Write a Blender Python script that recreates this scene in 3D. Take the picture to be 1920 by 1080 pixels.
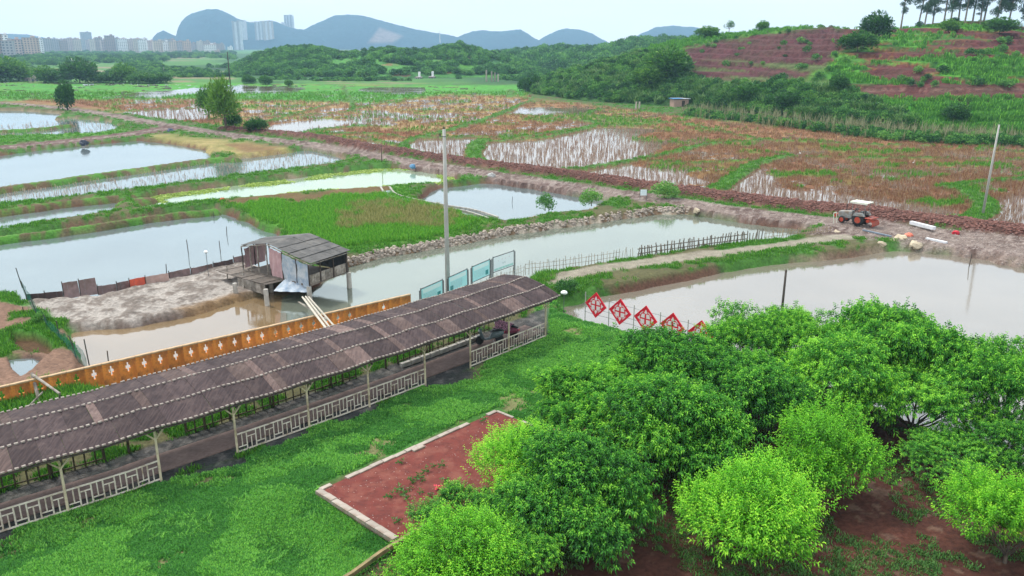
import bpy, math, random
import numpy as np
from mathutils import Vector
R = math.radians
random.seed(7)
rng = np.random.default_rng(11)
for o in list(bpy.data.objects): bpy.data.objects.remove(o)
S = bpy.context.scene
COL = S.collection

# ------------------------------------------------------------------ camera
F, H, YH = 1500.0, 17.0, 85.0            # focal length in photo pixels, height, horizon row
PIT = math.atan((540 - YH) / F)
cam_d = bpy.data.cameras.new('camera'); cam = bpy.data.objects.new('camera', cam_d); COL.objects.link(cam)
cam.location = (0, 0, H); cam.rotation_euler = (math.pi/2 - PIT, 0, 0)
cam_d.sensor_width = 36; cam_d.lens = 36 * F / 1920; cam_d.clip_start = 0.5; cam_d.clip_end = 30000
S.camera = cam

# ------------------------------------------------------------------ sky and sun
SUN_EL, SUN_AZ = R(58), R(-50)
HAZE = 0.00021
SKY_NISHITA, CLOUD, SUN_E, EXPO = 0.10, 1.30, 2.5, 0.56
W = bpy.data.worlds.new('World'); S.world = W; W.use_nodes = True
nt = W.node_tree; nt.nodes.clear()
out = nt.nodes.new('ShaderNodeOutputWorld'); bg = nt.nodes.new('ShaderNodeBackground'); bg2 = nt.nodes.new('ShaderNodeBackground')
sky = nt.nodes.new('ShaderNodeTexSky'); sky.sky_type = 'NISHITA'; sky.sun_disc = False
sky.sun_elevation = SUN_EL; sky.sun_rotation = SUN_AZ; sky.air_density = 1.3; sky.dust_density = 3
bg.inputs[1].default_value = SKY_NISHITA
nt.links.new(sky.outputs[0], bg.inputs[0])
tc = nt.nodes.new('ShaderNodeTexCoord'); mp = nt.nodes.new('ShaderNodeMapping'); mp.inputs['Scale'].default_value = (1.6, 1.6, 7)
no = nt.nodes.new('ShaderNodeTexNoise'); no.inputs['Scale'].default_value = 1.4; no.inputs['Detail'].default_value = 4
cr = nt.nodes.new('ShaderNodeValToRGB')
cr.color_ramp.elements[0].position = .3; cr.color_ramp.elements[0].color = (.78, .87, .94, 1)
cr.color_ramp.elements[1].position = .7; cr.color_ramp.elements[1].color = (.92, .94, .94, 1)
nt.links.new(tc.outputs['Generated'], mp.inputs[0]); nt.links.new(mp.outputs[0], no.inputs['Vector'])
nt.links.new(no.outputs[0], cr.inputs[0]); nt.links.new(cr.outputs[0], bg2.inputs[0]); bg2.inputs[1].default_value = CLOUD
mx = nt.nodes.new('ShaderNodeMixShader'); mx.inputs[0].default_value = 0.86       # overcast: a thick cloud layer over the blue
nt.links.new(bg.outputs[0], mx.inputs[1]); nt.links.new(bg2.outputs[0], mx.inputs[2]); nt.links.new(mx.outputs[0], out.inputs[0])
sd = bpy.data.lights.new('sun', 'SUN'); sd.energy = SUN_E; sd.angle = R(11); sd.color = (1, .96, .88)
sun = bpy.data.objects.new('sun', sd); COL.objects.link(sun)
dv = Vector((math.sin(SUN_AZ)*math.cos(SUN_EL), math.cos(SUN_AZ)*math.cos(SUN_EL), math.sin(SUN_EL)))
sun.rotation_euler = dv.to_track_quat('Z', 'Y').to_euler(); sun.location = (0, 0, 60)
S.view_settings.view_transform = 'Standard'; S.view_settings.look = 'None'
S.view_settings.exposure = EXPO; S.view_settings.gamma = 1; S.view_settings.use_curve_mapping = False
S.cycles.max_bounces = 6; S.cycles.volume_bounces = 0; S.cycles.transparent_max_bounces = 12
S.cycles.diffuse_bounces = 3; S.cycles.glossy_bounces = 3; S.cycles.transmission_bounces = 3
S.cycles.use_denoising = True

# ------------------------------------------------------------------ helpers
def P(x, y, z=0.):
    """world point at height z seen at photo pixel (x, y)"""
    u = (x-960)/F; v = (540-y)/F
    dy = math.cos(PIT)+v*math.sin(PIT); dz = -math.sin(PIT)+v*math.cos(PIT)
    t = (z-H)/dz
    return np.stack(np.broadcast_arrays(u*t, dy*t, np.zeros_like(t)+z), -1) if isinstance(t, np.ndarray) else Vector((u*t, dy*t, z))
def ray_at(x, y, Y):
    """world point on the pixel ray at ground range Y"""
    u = (x-960)/F; v = (540-y)/F
    dy = math.cos(PIT)+v*math.sin(PIT); dz = -math.sin(PIT)+v*math.cos(PIT)
    t = Y/dy
    return Vector((u*t, Y, H+dz*t))
def pxof(X, Y, Z):
    z = Z-H; d = Y*math.cos(PIT)-z*math.sin(PIT); up = Y*math.sin(PIT)+z*math.cos(PIT)
    return 960+F*X/d, 540-F*up/d
def h2(ix, iy, s):
    n = (ix.astype(np.int64)*374761393 + iy.astype(np.int64)*668265263 + s*1442695041) & 0x7fffffff
    n = ((n ^ (n >> 13))*1274126177) & 0x7fffffff
    return ((n ^ (n >> 16)) & 0xffff)/65535.
def vn(x, y, s=0):
    x = np.asarray(x, float); y = np.asarray(y, float)
    ix = np.floor(x); iy = np.floor(y); fx = x-ix; fy = y-iy; fx = fx*fx*(3-2*fx); fy = fy*fy*(3-2*fy)
    a = h2(ix, iy, s); b = h2(ix+1, iy, s); c = h2(ix, iy+1, s); d = h2(ix+1, iy+1, s)
    return (a*(1-fx)+b*fx)*(1-fy)+(c*(1-fx)+d*fx)*fy
def fbm(x, y, s=0, o=4):
    v = 0; a = .5; t = 0
    for k in range(o): v = v+a*vn(x*2**k, y*2**k, s+k*7); t += a; a *= .55
    return v/t
def ss(a, b, x):
    t = np.clip((x-a)/(b-a), 0, 1); return t*t*(3-2*t)
def sdist(X, Y, poly, cut=8.):
    """signed distance to a polygon (negative inside); +cut far away"""
    p = np.asarray(poly, float)[:, :2]; sh = X.shape; X = X.ravel(); Y = Y.ravel()
    out = np.full(X.shape, float(cut)); lo = p.min(0)-cut; hi = p.max(0)+cut
    m = np.nonzero((X > lo[0]) & (X < hi[0]) & (Y > lo[1]) & (Y < hi[1]))[0]
    x = X[m]; y = Y[m]; d = np.full(x.shape, 1e9); ins = np.zeros(x.shape, bool)
    for a, b in zip(p, np.roll(p, -1, 0)):
        e = b-a; l = (e@e)+1e-12
        t = np.clip(((x-a[0])*e[0]+(y-a[1])*e[1])/l, 0, 1)
        d = np.minimum(d, (x-a[0]-t*e[0])**2+(y-a[1]-t*e[1])**2)
        c = (a[1] > y) != (b[1] > y)
        if c.any():
            xi = a[0]+(y-a[1])*e[0]/(e[1] if abs(e[1]) > 1e-12 else 1e-12)
            ins ^= c & (x < xi)
    d = np.sqrt(d); out[m] = np.where(ins, -d, np.minimum(d, cut))
    return out.reshape(sh)
def ldist(X, Y, pl, cut=8.):
    """distance to a polyline and side (positive = left of travel)"""
    p = np.asarray(pl, float)[:, :2]; sh = X.shape; X = X.ravel(); Y = Y.ravel()
    D = np.full(X.shape, float(cut)); SD = np.ones(X.shape)
    lo = p.min(0)-cut; hi = p.max(0)+cut
    m = np.nonzero((X > lo[0]) & (X < hi[0]) & (Y > lo[1]) & (Y < hi[1]))[0]
    x = X[m]; y = Y[m]; d = np.full(x.shape, 1e9); s = np.ones(x.shape)
    for a, b in zip(p[:-1], p[1:]):
        e = b-a; l = (e@e)+1e-12
        t = np.clip(((x-a[0])*e[0]+(y-a[1])*e[1])/l, 0, 1)
        q = (x-a[0]-t*e[0])**2+(y-a[1]-t*e[1])**2
        k = q < d; d = np.where(k, q, d); s = np.where(k, np.sign(e[0]*(y-a[1])-e[1]*(x-a[0])), s)
    D[m] = np.minimum(np.sqrt(d), cut); SD[m] = s
    return D.reshape(sh), SD.reshape(sh)
def smooth_line(pts, n=6):
    """Catmull-Rom through points"""
    p = np.asarray(pts, float); q = np.vstack([2*p[0]-p[1], p, 2*p[-1]-p[-2]]); r = []
    for i in range(1, len(q)-2):
        for k in range(n):
            t = k/n; a, b, c, d = q[i-1:i+3]
            r.append(.5*((2*b)+(c-a)*t+(2*a-5*b+4*c-d)*t*t+(3*b-a-3*c+d)*t**3))
    r.append(p[-1]); return np.array(r)
def wpoly(pts, z=0.): return np.array([[*P(x, y, z)][:2] for x, y in pts])

# ------------------------------------------------------------------ materials
def nodes(name):
    m = bpy.data.materials.new(name); m.use_nodes = True; n = m.node_tree; n.nodes.clear()
    o = n.nodes.new('ShaderNodeOutputMaterial'); return m, n, o
def N(n, t, **k):
    q = n.nodes.new('ShaderNode'+t)
    for a, v in k.items(): setattr(q, a, v)
    return q
def mixc(n, fac, a, b, mode='MIX'):
    q = n.nodes.new('ShaderNodeMix'); q.data_type = 'RGBA'; q.blend_type = mode
    for i, v in ((0, fac), (6, a), (7, b)):
        if isinstance(v, (int, float)): q.inputs[i].default_value = v
        elif isinstance(v, tuple): q.inputs[i].default_value = (*v, 1) if len(v) == 3 else v
        else: n.links.new(v, q.inputs[i])
    return q.outputs[2]
def noise(n, scale, detail=3, coord=None, stretch=None, rough=.6):
    q = N(n, 'TexNoise'); q.inputs['Scale'].default_value = scale; q.inputs['Detail'].default_value = detail; q.inputs['Roughness'].default_value = rough
    tcn = N(n, 'TexCoord'); src = tcn.outputs[coord or 'Object']
    if stretch:
        mpn = N(n, 'Mapping'); mpn.inputs['Scale'].default_value = stretch; n.links.new(src, mpn.inputs[0]); src = mpn.outputs[0]
    n.links.new(src, q.inputs['Vector']); return q.outputs[0]
def ramp(n, src, stops):
    q = N(n, 'ValToRGB'); e = q.color_ramp.elements
    while len(e) < len(stops): e.new(.5)
    for i, (p, c) in enumerate(stops): e[i].position = p; e[i].color = (*c, 1) if len(c) == 3 else (c[0],)*3+(1,)
    n.links.new(src, q.inputs[0]); return q.outputs[0]
MATS = {}
def mat(name, c1, c2=None, scale=6., rough=.8, bump=.15, metal=0., stretch=None, rand=.0, dirt=None, spec=.3, lo=.35, hi=.65):
    """noise-mottled paint, stone, wood or metal; rand varies by object"""
    if name in MATS: return MATS[name]
    m, n, o = nodes(name); b = N(n, 'BsdfPrincipled'); n.links.new(b.outputs[0], o.inputs[0])
    c2 = c2 or tuple(v*.7 for v in c1)
    f = noise(n, scale, 5, stretch=stretch); col = ramp(n, f, [(lo, c1), (hi, c2)])
    if dirt:
        g = noise(n, scale*.35, 6, rough=.7); gm = ramp(n, g, [(.48, (0,)), (.62, (1,))]); col = mixc(n, gm, col, dirt)
    if rand:
        oi = N(n, 'ObjectInfo'); mr = N(n, 'MapRange'); mr.inputs[3].default_value = 1-rand; mr.inputs[4].default_value = 1+rand
        n.links.new(oi.outputs['Random'], mr.inputs[0])
        vm = N(n, 'VectorMath', operation='SCALE'); n.links.new(col, vm.inputs[0]); n.links.new(mr.outputs[0], vm.inputs['Scale']); col = vm.outputs[0]
    n.links.new(col, b.inputs['Base Color']); b.inputs['Roughness'].default_value = rough; b.inputs['Metallic'].default_value = metal
    b.inputs['Specular IOR Level'].default_value = spec
    if bump:
        bp = N(n, 'Bump'); bp.inputs['Strength'].default_value = bump; bp.inputs['Distance'].default_value = .02
        n.links.new(noise(n, scale*4, 4, stretch=stretch), bp.inputs['Height']); n.links.new(bp.outputs[0], b.inputs['Normal'])
    MATS[name] = m; return m
def attr_mat(name, fine=7., amt=.35, bump=.5, rough=.95, dist=.05, coarse=.6):
    """terrain: vertex colour of the soil or turf, broken up by fine noise"""
    if name in MATS: return MATS[name]
    m, n, o = nodes(name); b = N(n, 'BsdfPrincipled'); n.links.new(b.outputs[0], o.inputs[0])
    a = N(n, 'Attribute', attribute_name='Col')
    f = noise(n, fine, 6, rough=.7); k = ramp(n, f, [(.28, (1-amt*1.4,)), (.72, (1+amt*.9,))])
    f2 = noise(n, coarse, 5, rough=.7); k2 = ramp(n, f2, [(.3, (1-amt*.6,)), (.7, (1+amt*.4,))])
    c = mixc(n, 1., a.outputs[0], k, 'MULTIPLY'); c = mixc(n, 1., c, k2, 'MULTIPLY')
    n.links.new(c, b.inputs['Base Color']); b.inputs['Roughness'].default_value = rough; b.inputs['Specular IOR Level'].default_value = .15
    bp = N(n, 'Bump'); bp.inputs['Strength'].default_value = bump; bp.inputs['Distance'].default_value = dist
    n.links.new(f, bp.inputs['Height']); n.links.new(bp.outputs[0], b.inputs['Normal'])
    MATS[name] = m; return m
def leaf_mat(name, lo, hi, trans=.35, attr='Col', src='GEOMETRY', mid=None, rnd=.24):
    """leaves: shade ramp driven by a per-leaf or per-clump value"""
    if name in MATS: return MATS[name]
    m, n, o = nodes(name)
    a = N(n, 'Attribute', attribute_name=attr, attribute_type=src)
    oi = N(n, 'ObjectInfo'); v = N(n, 'Math', operation='MULTIPLY_ADD'); n.links.new(oi.outputs['Random'], v.inputs[0]); v.inputs[1].default_value = rnd
    sub = N(n, 'Math', operation='SUBTRACT'); n.links.new(a.outputs['Fac'], sub.inputs[0]); sub.inputs[1].default_value = rnd/2
    n.links.new(sub.outputs[0], v.inputs[2])
    c = ramp(n, v.outputs[0], [(0, lo), (.5, mid), (1, hi)] if mid else [(0, lo), (1, hi)])
    d = N(n, 'BsdfPrincipled'); d.inputs['Roughness'].default_value = .5; d.inputs['Specular IOR Level'].default_value = .25; n.links.new(c, d.inputs['Base Color'])
    t = N(n, 'BsdfTranslucent'); n.links.new(c, t.inputs[0]); q = N(n, 'MixShader'); q.inputs[0].default_value = trans
    n.links.new(d.outputs[0], q.inputs[1]); n.links.new(t.outputs[0], q.inputs[2]); n.links.new(q.outputs[0], o.inputs[0])
    MATS[name] = m; return m
def water_mat(name, murk, refl=(.95, .97, 1.), ior=2.9, wave=.17, rough=.03, murk2=None):
    if name in MATS: return MATS[name]
    m, n, o = nodes(name)
    d = N(n, 'BsdfDiffuse'); f = noise(n, .12, 4); n.links.new(ramp(n, f, [(.35, murk), (.65, murk2 or tuple(c*.8 for c in murk))]), d.inputs[0])
    g = N(n, 'BsdfGlossy'); g.inputs['Roughness'].default_value = rough; g.inputs[0].default_value = (*refl, 1)
    n.links.new(ramp(n, noise(n, .06, 4, stretch=(1, 2.2, 1)), [(.42, (.015,)), (.68, (.13,))]), g.inputs['Roughness'])
    fr = N(n, 'Fresnel'); fr.inputs[0].default_value = ior
    bp = N(n, 'Bump'); bp.inputs['Strength'].default_value = wave; bp.inputs['Distance'].default_value = .03
    n.links.new(noise(n, 1.6, 4, stretch=(1, 1.8, 1)), bp.inputs['Height'])
    for q in (d, g, fr): n.links.new(bp.outputs[0], q.inputs['Normal'])
    q = N(n, 'MixShader'); n.links.new(fr.outputs[0], q.inputs[0]); n.links.new(d.outputs[0], q.inputs[1]); n.links.new(g.outputs[0], q.inputs[2])
    n.links.new(q.outputs[0], o.inputs[0]); MATS[name] = m; return m

# ------------------------------------------------------------------ meshes
def np_mesh(name, V, Fc, m=None, col=None, smooth=False, fattr=None):
    """mesh from arrays; all faces of one size"""
    V = np.asarray(V, np.float32); Fc = np.asarray(Fc, np.int32); me = bpy.data.meshes.new(name); k = Fc.shape[1]
    me.vertices.add(len(V)); me.vertices.foreach_set('co', V.ravel())
    me.loops.add(Fc.size); me.loops.foreach_set('vertex_index', Fc.ravel())
    me.polygons.add(len(Fc)); me.polygons.foreach_set('loop_start', np.arange(0, Fc.size, k, dtype=np.int32))
    if smooth: me.polygons.foreach_set('use_smooth', np.ones(len(Fc), bool))
    if col is not None:
        if np.ndim(col) == 1:
            a = me.attributes.new('Col', 'FLOAT', 'POINT'); a.data.foreach_set('value', np.asarray(col, np.float32))
        else:
            a = me.attributes.new('Col', 'FLOAT_COLOR', 'POINT')
            c = np.ones((len(V), 4), np.float32); c[:, :3] = col; a.data.foreach_set('color', c.ravel())
    me.update(calc_edges=True)
    if m: me.materials.append(m)
    return me
def link(name, me, parent=None, loc=None, rz=None):
    o = bpy.data.objects.new(name, me); COL.objects.link(o)
    if parent: o.parent = parent
    if loc is not None: o.location = loc
    if rz is not None: o.rotation_euler = (0, 0, rz)
    return o
def tag(o, label=None, cat=None, group=None, kind=None):
    for k, v in (('label', label), ('category', cat), ('group', group), ('kind', kind)):
        if v: o[k] = v
    return o
def thing(name, label, cat, loc=(0, 0, 0), rz=0, group=None):
    o = bpy.data.objects.new(name, None); COL.objects.link(o); o.empty_display_size = .3
    o.location = loc; o.rotation_euler = (0, 0, rz); return tag(o, label, cat, group)
class MB:
    def __init__(s): s.v = []; s.f = []
    def add(s, vs, fs):
        b = len(s.v); s.v += [tuple(v) for v in vs]; s.f += [tuple(b+i for i in f) for f in fs]; return s
    def box(s, c, d, rz=0., ax=None):
        """box centred at c, size d; ax = (ux, uy, uz) optional basis"""
        if ax is None: ax = (Vector((math.cos(rz), math.sin(rz), 0)), Vector((-math.sin(rz), math.cos(rz), 0)), Vector((0, 0, 1)))
        c = Vector(c); vs = [c+ax[0]*(i*d[0]/2)+ax[1]*(j*d[1]/2)+ax[2]*(k*d[2]/2) for k in (-1, 1) for j in (-1, 1) for i in (-1, 1)]
        return s.add(vs, [(0, 2, 3, 1), (4, 5, 7, 6), (0, 1, 5, 4), (2, 6, 7, 3), (0, 4, 6, 2), (1, 3, 7, 5)])
    def beam(s, a, b, w, h):
        a = Vector(a); b = Vector(b); u = b-a; L = u.length; u = u/L
        up = Vector((0, 0, 1)) if abs(u.z) < .95 else Vector((0, 1, 0)); v = up.cross(u).normalized(); t = u.cross(v)
        return s.box((a+b)/2, (L, w, h), ax=(u, v, t))
    def tube(s, pts, rad, n=6, caps=True):
        pts = [Vector(p) for p in pts]; rad = rad if isinstance(rad, (list, tuple)) else [rad]*len(pts); b = len(s.v)
        for i, p in enumerate(pts):
            u = (pts[min(i+1, len(pts)-1)]-pts[max(i-1, 0)]).normalized(); w = Vector((0, 0, 1)) if abs(u.z) < .9 else Vector((1, 0, 0))
            x = u.cross(w).normalized(); y = u.cross(x)
            for k in range(n):
                a = 2*math.pi*k/n; s.v.append(tuple(p+(x*math.cos(a)+y*math.sin(a))*rad[i]))
        for i in range(len(pts)-1):
            for k in range(n):
                s.f.append((b+i*n+k, b+i*n+(k+1) % n, b+(i+1)*n+(k+1) % n, b+(i+1)*n+k))
        if caps: s.f.append(tuple(b+k for k in range(n))[::-1]); s.f.append(tuple(b+(len(pts)-1)*n+k for k in range(n)))
        return s
    def lathe(s, c, prof, n=12, ax=None):
        b = len(s.v); c = Vector(c); ax = ax or (Vector((1, 0, 0)), Vector((0, 1, 0)), Vector((0, 0, 1)))
        for r, z in prof:
            for k in range(n):
                a = 2*math.pi*k/n; s.v.append(tuple(c+(ax[0]*math.cos(a)+ax[1]*math.sin(a))*max(r, 1e-4)+ax[2]*z))
        for i in range(len(prof)-1):
            for k in range(n): s.f.append((b+i*n+k, b+i*n+(k+1) % n, b+(i+1)*n+(k+1) % n, b+(i+1)*n+k))
        s.f.append(tuple(b+k for k in range(n))[::-1]); s.f.append(tuple(b+(len(prof)-1)*n+k for k in range(n)))
        return s
    def mesh(s, name, m, smooth=False):
        me = bpy.data.meshes.new(name); me.from_pydata(s.v, [], s.f); me.materials.append(m)
        if smooth: me.polygons.foreach_set('use_smooth', [True]*len(me.polygons))
        me.update(); return me
    def build(s, name, m, parent=None, smooth=False, loc=None, rz=None): return link(name, s.mesh(name, m, smooth), parent, loc, rz)
def rock(m, r, seed, flat=.7):
    """an uneven lump"""
    n, k = 9, 6; q = np.random.default_rng(seed); V = []; Fs = []
    for i in range(k+1):
        th = math.pi*i/k
        for j in range(n):
            a = 2*math.pi*j/n; rr = r*(1+.25*(q.random()-.5)*2*(0 < i < k))
            V.append((rr*math.sin(th)*math.cos(a), rr*math.sin(th)*math.sin(a)*.8, rr*math.cos(th)*flat))
    for i in range(k):
        for j in range(n): Fs.append((i*n+j, (i+1)*n+j, (i+1)*n+(j+1) % n, i*n+(j+1) % n))
    me = bpy.data.meshes.new('rock'); me.from_pydata(V, [], Fs); me.materials.append(m); me.update(); return me
# ================================================================== GROUND: one height field, split by what covers it
POND_Z, PADDY_Z = -0.62, -0.22
ponds = [   # outline in photo pixels at water level, water kind, reeds
 ('clear', [(-260,206),(40,208),(118,214),(95,224),(20,230),(-260,240)]),
 ('clear', [(-260,246),(0,237),(40,232),(100,227),(130,222),(200,228),(232,237),(200,243),(170,247),(60,249),(-260,262)]),
 ('clear', [(-260,330),(-60,304),(0,292),(90,281),(180,271),(265,264),(330,272),(385,283),(396,290),(380,298),(300,305),(200,320),(100,334),(0,347),(-260,385)]),
 ('clear', [(-260,393),(0,354),(120,340),(250,322),(380,306),(440,300),(520,290),(570,282),(612,285),(655,296),(600,305),(480,318),(350,335),(220,352),(100,366),(0,377),(-260,418)]),
 ('algae', [(246,378),(300,366),(400,353),(500,341),(600,328),(700,317),(790,316),(835,322),(868,330),(820,338),(760,342),(680,348),(590,353),(500,361),(400,369),(330,376),(270,383)]),
 ('clear', [(-260,440),(0,406),(80,393),(160,381),(200,379),(240,384),(200,391),(130,402),(60,412),(0,423),(-260,470)]),
 ('clear', [(-260,492),(0,447),(90,435),(200,420),(300,405),(400,395),(445,411),(485,427),(518,441),(530,470),(480,500),(420,508),(330,525),(250,542),(190,560),(60,572),(30,540),(-260,560)]),
 ('clear', [(780,370),(820,353),(900,345),(960,343),(1040,352),(1100,361),(1152,373),(1110,386),(1040,393),(990,401),(955,407),(900,401),(840,389)]),
 ('green', [(560,560),(640,503),(740,480),(860,460),(960,441),(1060,427),(1170,411),(1235,402),(1290,402),(1350,408),(1440,424),(1520,434),(1460,441),(1380,449),(1300,460),(1200,474),(1100,489),(1000,507),(965,540),(800,592),(690,622),(600,640),(555,630)]),
 ('brown', [(128,606),(250,602),(330,590),(400,572),(450,556),(520,540),(575,545),(640,545),(690,590),(700,625),(560,665),(400,690),(220,730),(165,720),(150,650)]),
 ('silty', [(1050,575),(1150,552),(1300,524),(1400,504),(1500,492),(1600,482),(1655,473),(1720,467),(1800,472),(1920,490),(2200,530),(2600,600),(2600,1080),(2150,935),(1960,880),(1820,815),(1700,770),(1560,715),(1430,672),(1330,650),(1240,628),(1130,600),(1052,578)]),
]
def shore(p):
    """near shores are seen over the bank top, far shores at the water line"""
    a = np.array(p, float); n_ = len(a); area = sum(a[i, 0]*a[(i+1) % n_, 1]-a[(i+1) % n_, 0]*a[i, 1] for i in range(n_)); r = []
    for i in range(n_):
        e = a[(i+1) % n_]-a[i-1]; nrm = np.array([e[1], -e[0]])*(1 if area > 0 else -1); k = nrm[1]/(np.linalg.norm(nrm)+1e-9)
        r.append([*P(a[i, 0], a[i, 1], POND_Z+(.22-POND_Z)*float(ss(-.2, .6, k)))][:2])
    return np.array(r)
pond_w = [(k, shore(p)) for k, p in ponds]

road_px = smooth_line([(-600,166),(-300,178),(0,193),(150,207),(300,233),(450,256),(600,274),(760,303),(900,325),(1060,349),(1250,376),(1400,399),(1550,416),(1700,432),(1920,459),(2200,492),(2600,540)], 5)
clod_px = smooth_line([(430,243),(520,252),(600,260),(680,276),(760,288),(900,309),(1060,329),(1250,357),(1400,377),(1550,395),(1640,402),(1700,412),(1920,437),(2200,470),(2600,515)], 5)
spur_px = smooth_line([(-600,330),(-260,302),(-60,284),(0,278),(100,268),(200,257),(270,248),(320,240)], 5)
path_px = smooth_line([(1035,528),(1060,520),(1110,508),(1200,496),(1300,482),(1400,470),(1500,457),(1580,446)], 5)
road_w, clod_w, spur_w, path_w = [wpoly(p) for p in (road_px, clod_px, spur_px, path_px)]

paddy_zone_px = [(-900,150),(0,186),(150,196),(300,222),(430,236),(520,246),(600,252),(690,268),(760,279),(900,299),(1060,319),(1250,347),(1400,367),(1550,385),(1640,392),(1700,402),(1920,428),(2300,470),(2700,500),(2700,300),(1920,276),(1760,268),(1600,250),(1450,236),(1300,222),(1190,206),(1100,196),(1000,190),(985,172),(950,166),(800,160),(600,158),(400,158),(0,152),(-900,140)]
paddy_zone_w = wpoly(paddy_zone_px)
# earth banks between the paddies: (pixels, half width in metres)
bunds = [
 ([(700,236),(620,240),(550,252)], 1.6), ([(640,160),(660,205),(600,213),(540,217),(495,230),(470,244)], 1.3),
 ([(400,222),(500,218),(560,210),(640,192),(760,186)], 1.2), ([(835,176),(990,183),(975,196),(935,214),(880,232),(838,245),(770,262),(755,275),(768,285)], 1.8),
 ([(600,250),(700,250),(770,258),(900,256),(960,258),(1050,246),(1120,232),(1010,217),(935,214)], 1.6),
 ([(905,262),(890,275),(888,292),(895,302)], 2.4), ([(905,264),(1000,260),(1080,245),(1130,235),(1200,232),(1240,228),(1110,216),(1130,204),(1200,204)], 1.4),
 ([(1040,318),(1120,312),(1200,298),(1260,286),(1330,270),(1420,263),(1440,262)], 1.5), ([(1240,228),(1290,232),(1350,246),(1400,256),(1440,262),(1560,268),(1650,272)], 1.2),
 ([(1340,356),(1380,330),(1420,306),(1480,292)], 2.0), ([(1480,292),(1400,300),(1300,305),(1200,300)], .8),
 ([(1480,292),(1600,296),(1760,296),(1920,300)], .6), ([(1780,350),(1800,345),(1880,338),(2000,330)], 1.2),
 ([(1780,350),(1820,362),(1848,385),(1830,405),(1815,412)], 2.2), ([(1640,270),(1760,274),(1920,285)], .9),
 ([(0,152),(400,156),(640,158)], 2.5), ([(0,187),(200,185),(380,184),(640,190)], 1.6), ([(215,208),(300,204),(400,200)], 1.4), ([(250,226),(330,226),(400,236)], 1.2),
 ([(960,166),(955,182)], 2.0), ([(660,204),(720,192),(835,178)], 1.0), ([(780,283),(700,262),(560,250)], 1.)]
bund_w = [(wpoly(smooth_line(p, 4)), w) for p, w in bunds]
# standing water in the paddies: pixels, depth of water
wet = [
 ([(480,246),(520,231),(600,222),(692,228),(640,233),(545,247)], .14), ([(935,212),(1000,200),(1125,203),(1115,211),(1000,214)], .14),
 ([(775,263),(820,253),(900,258),(890,294),(765,282)], .05), ([(898,300),(908,272),(1000,264),(1120,238),(1228,240),(1180,262),(1250,268),(1200,300),(1080,318),(1020,318)], .045),
 ([(1120,240),(1228,241),(1170,262),(1060,262)], .12), ([(215,210),(370,198),(402,206),(380,222),(330,224)], .045), ([(195,182),(250,174),(380,164),(390,171),(300,181)], .16),
 ([(355,165),(450,161),(570,164),(545,173),(380,173)], .16), ([(668,168),(700,163),(796,163),(790,174),(740,176)], .16),
 ([(1050,320),(1180,305),(1220,330),(1260,345),(1130,335)], .07), ([(1220,338),(1340,350),(1390,326),(1420,312),(1440,345),(1560,375),(1640,388),(1815,410),(1700,402),(1400,364)], .09),
 ([(1400,348),(1500,356),(1640,372),(1760,388),(1810,402),(1700,402),(1560,386),(1400,368)], .075), ([(1060,314),(1150,306),(1260,318),(1340,342),(1200,338)], .06), ([(1380,364),(1420,318),(1450,330),(1430,372)], .07), ([(900,262),(1000,262),(1100,246),(1130,260),(1000,300),(900,300)], .03),
 ([(1815,412),(1838,404),(1850,390),(1880,370),(1990,350),(1990,440)], .05), ([(545,252),(700,268),(760,281),(600,254)], .10), ([(690,262),(745,262),(748,274),(690,268)], .06),
 ([(650,215),(720,203),(760,215),(740,235),(655,238)], .01), ([(560,235),(640,238),(650,246),(560,246)], .02), ([(560,143),(600,138),(740,148),(730,152),(600,150)], .1)]
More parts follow.
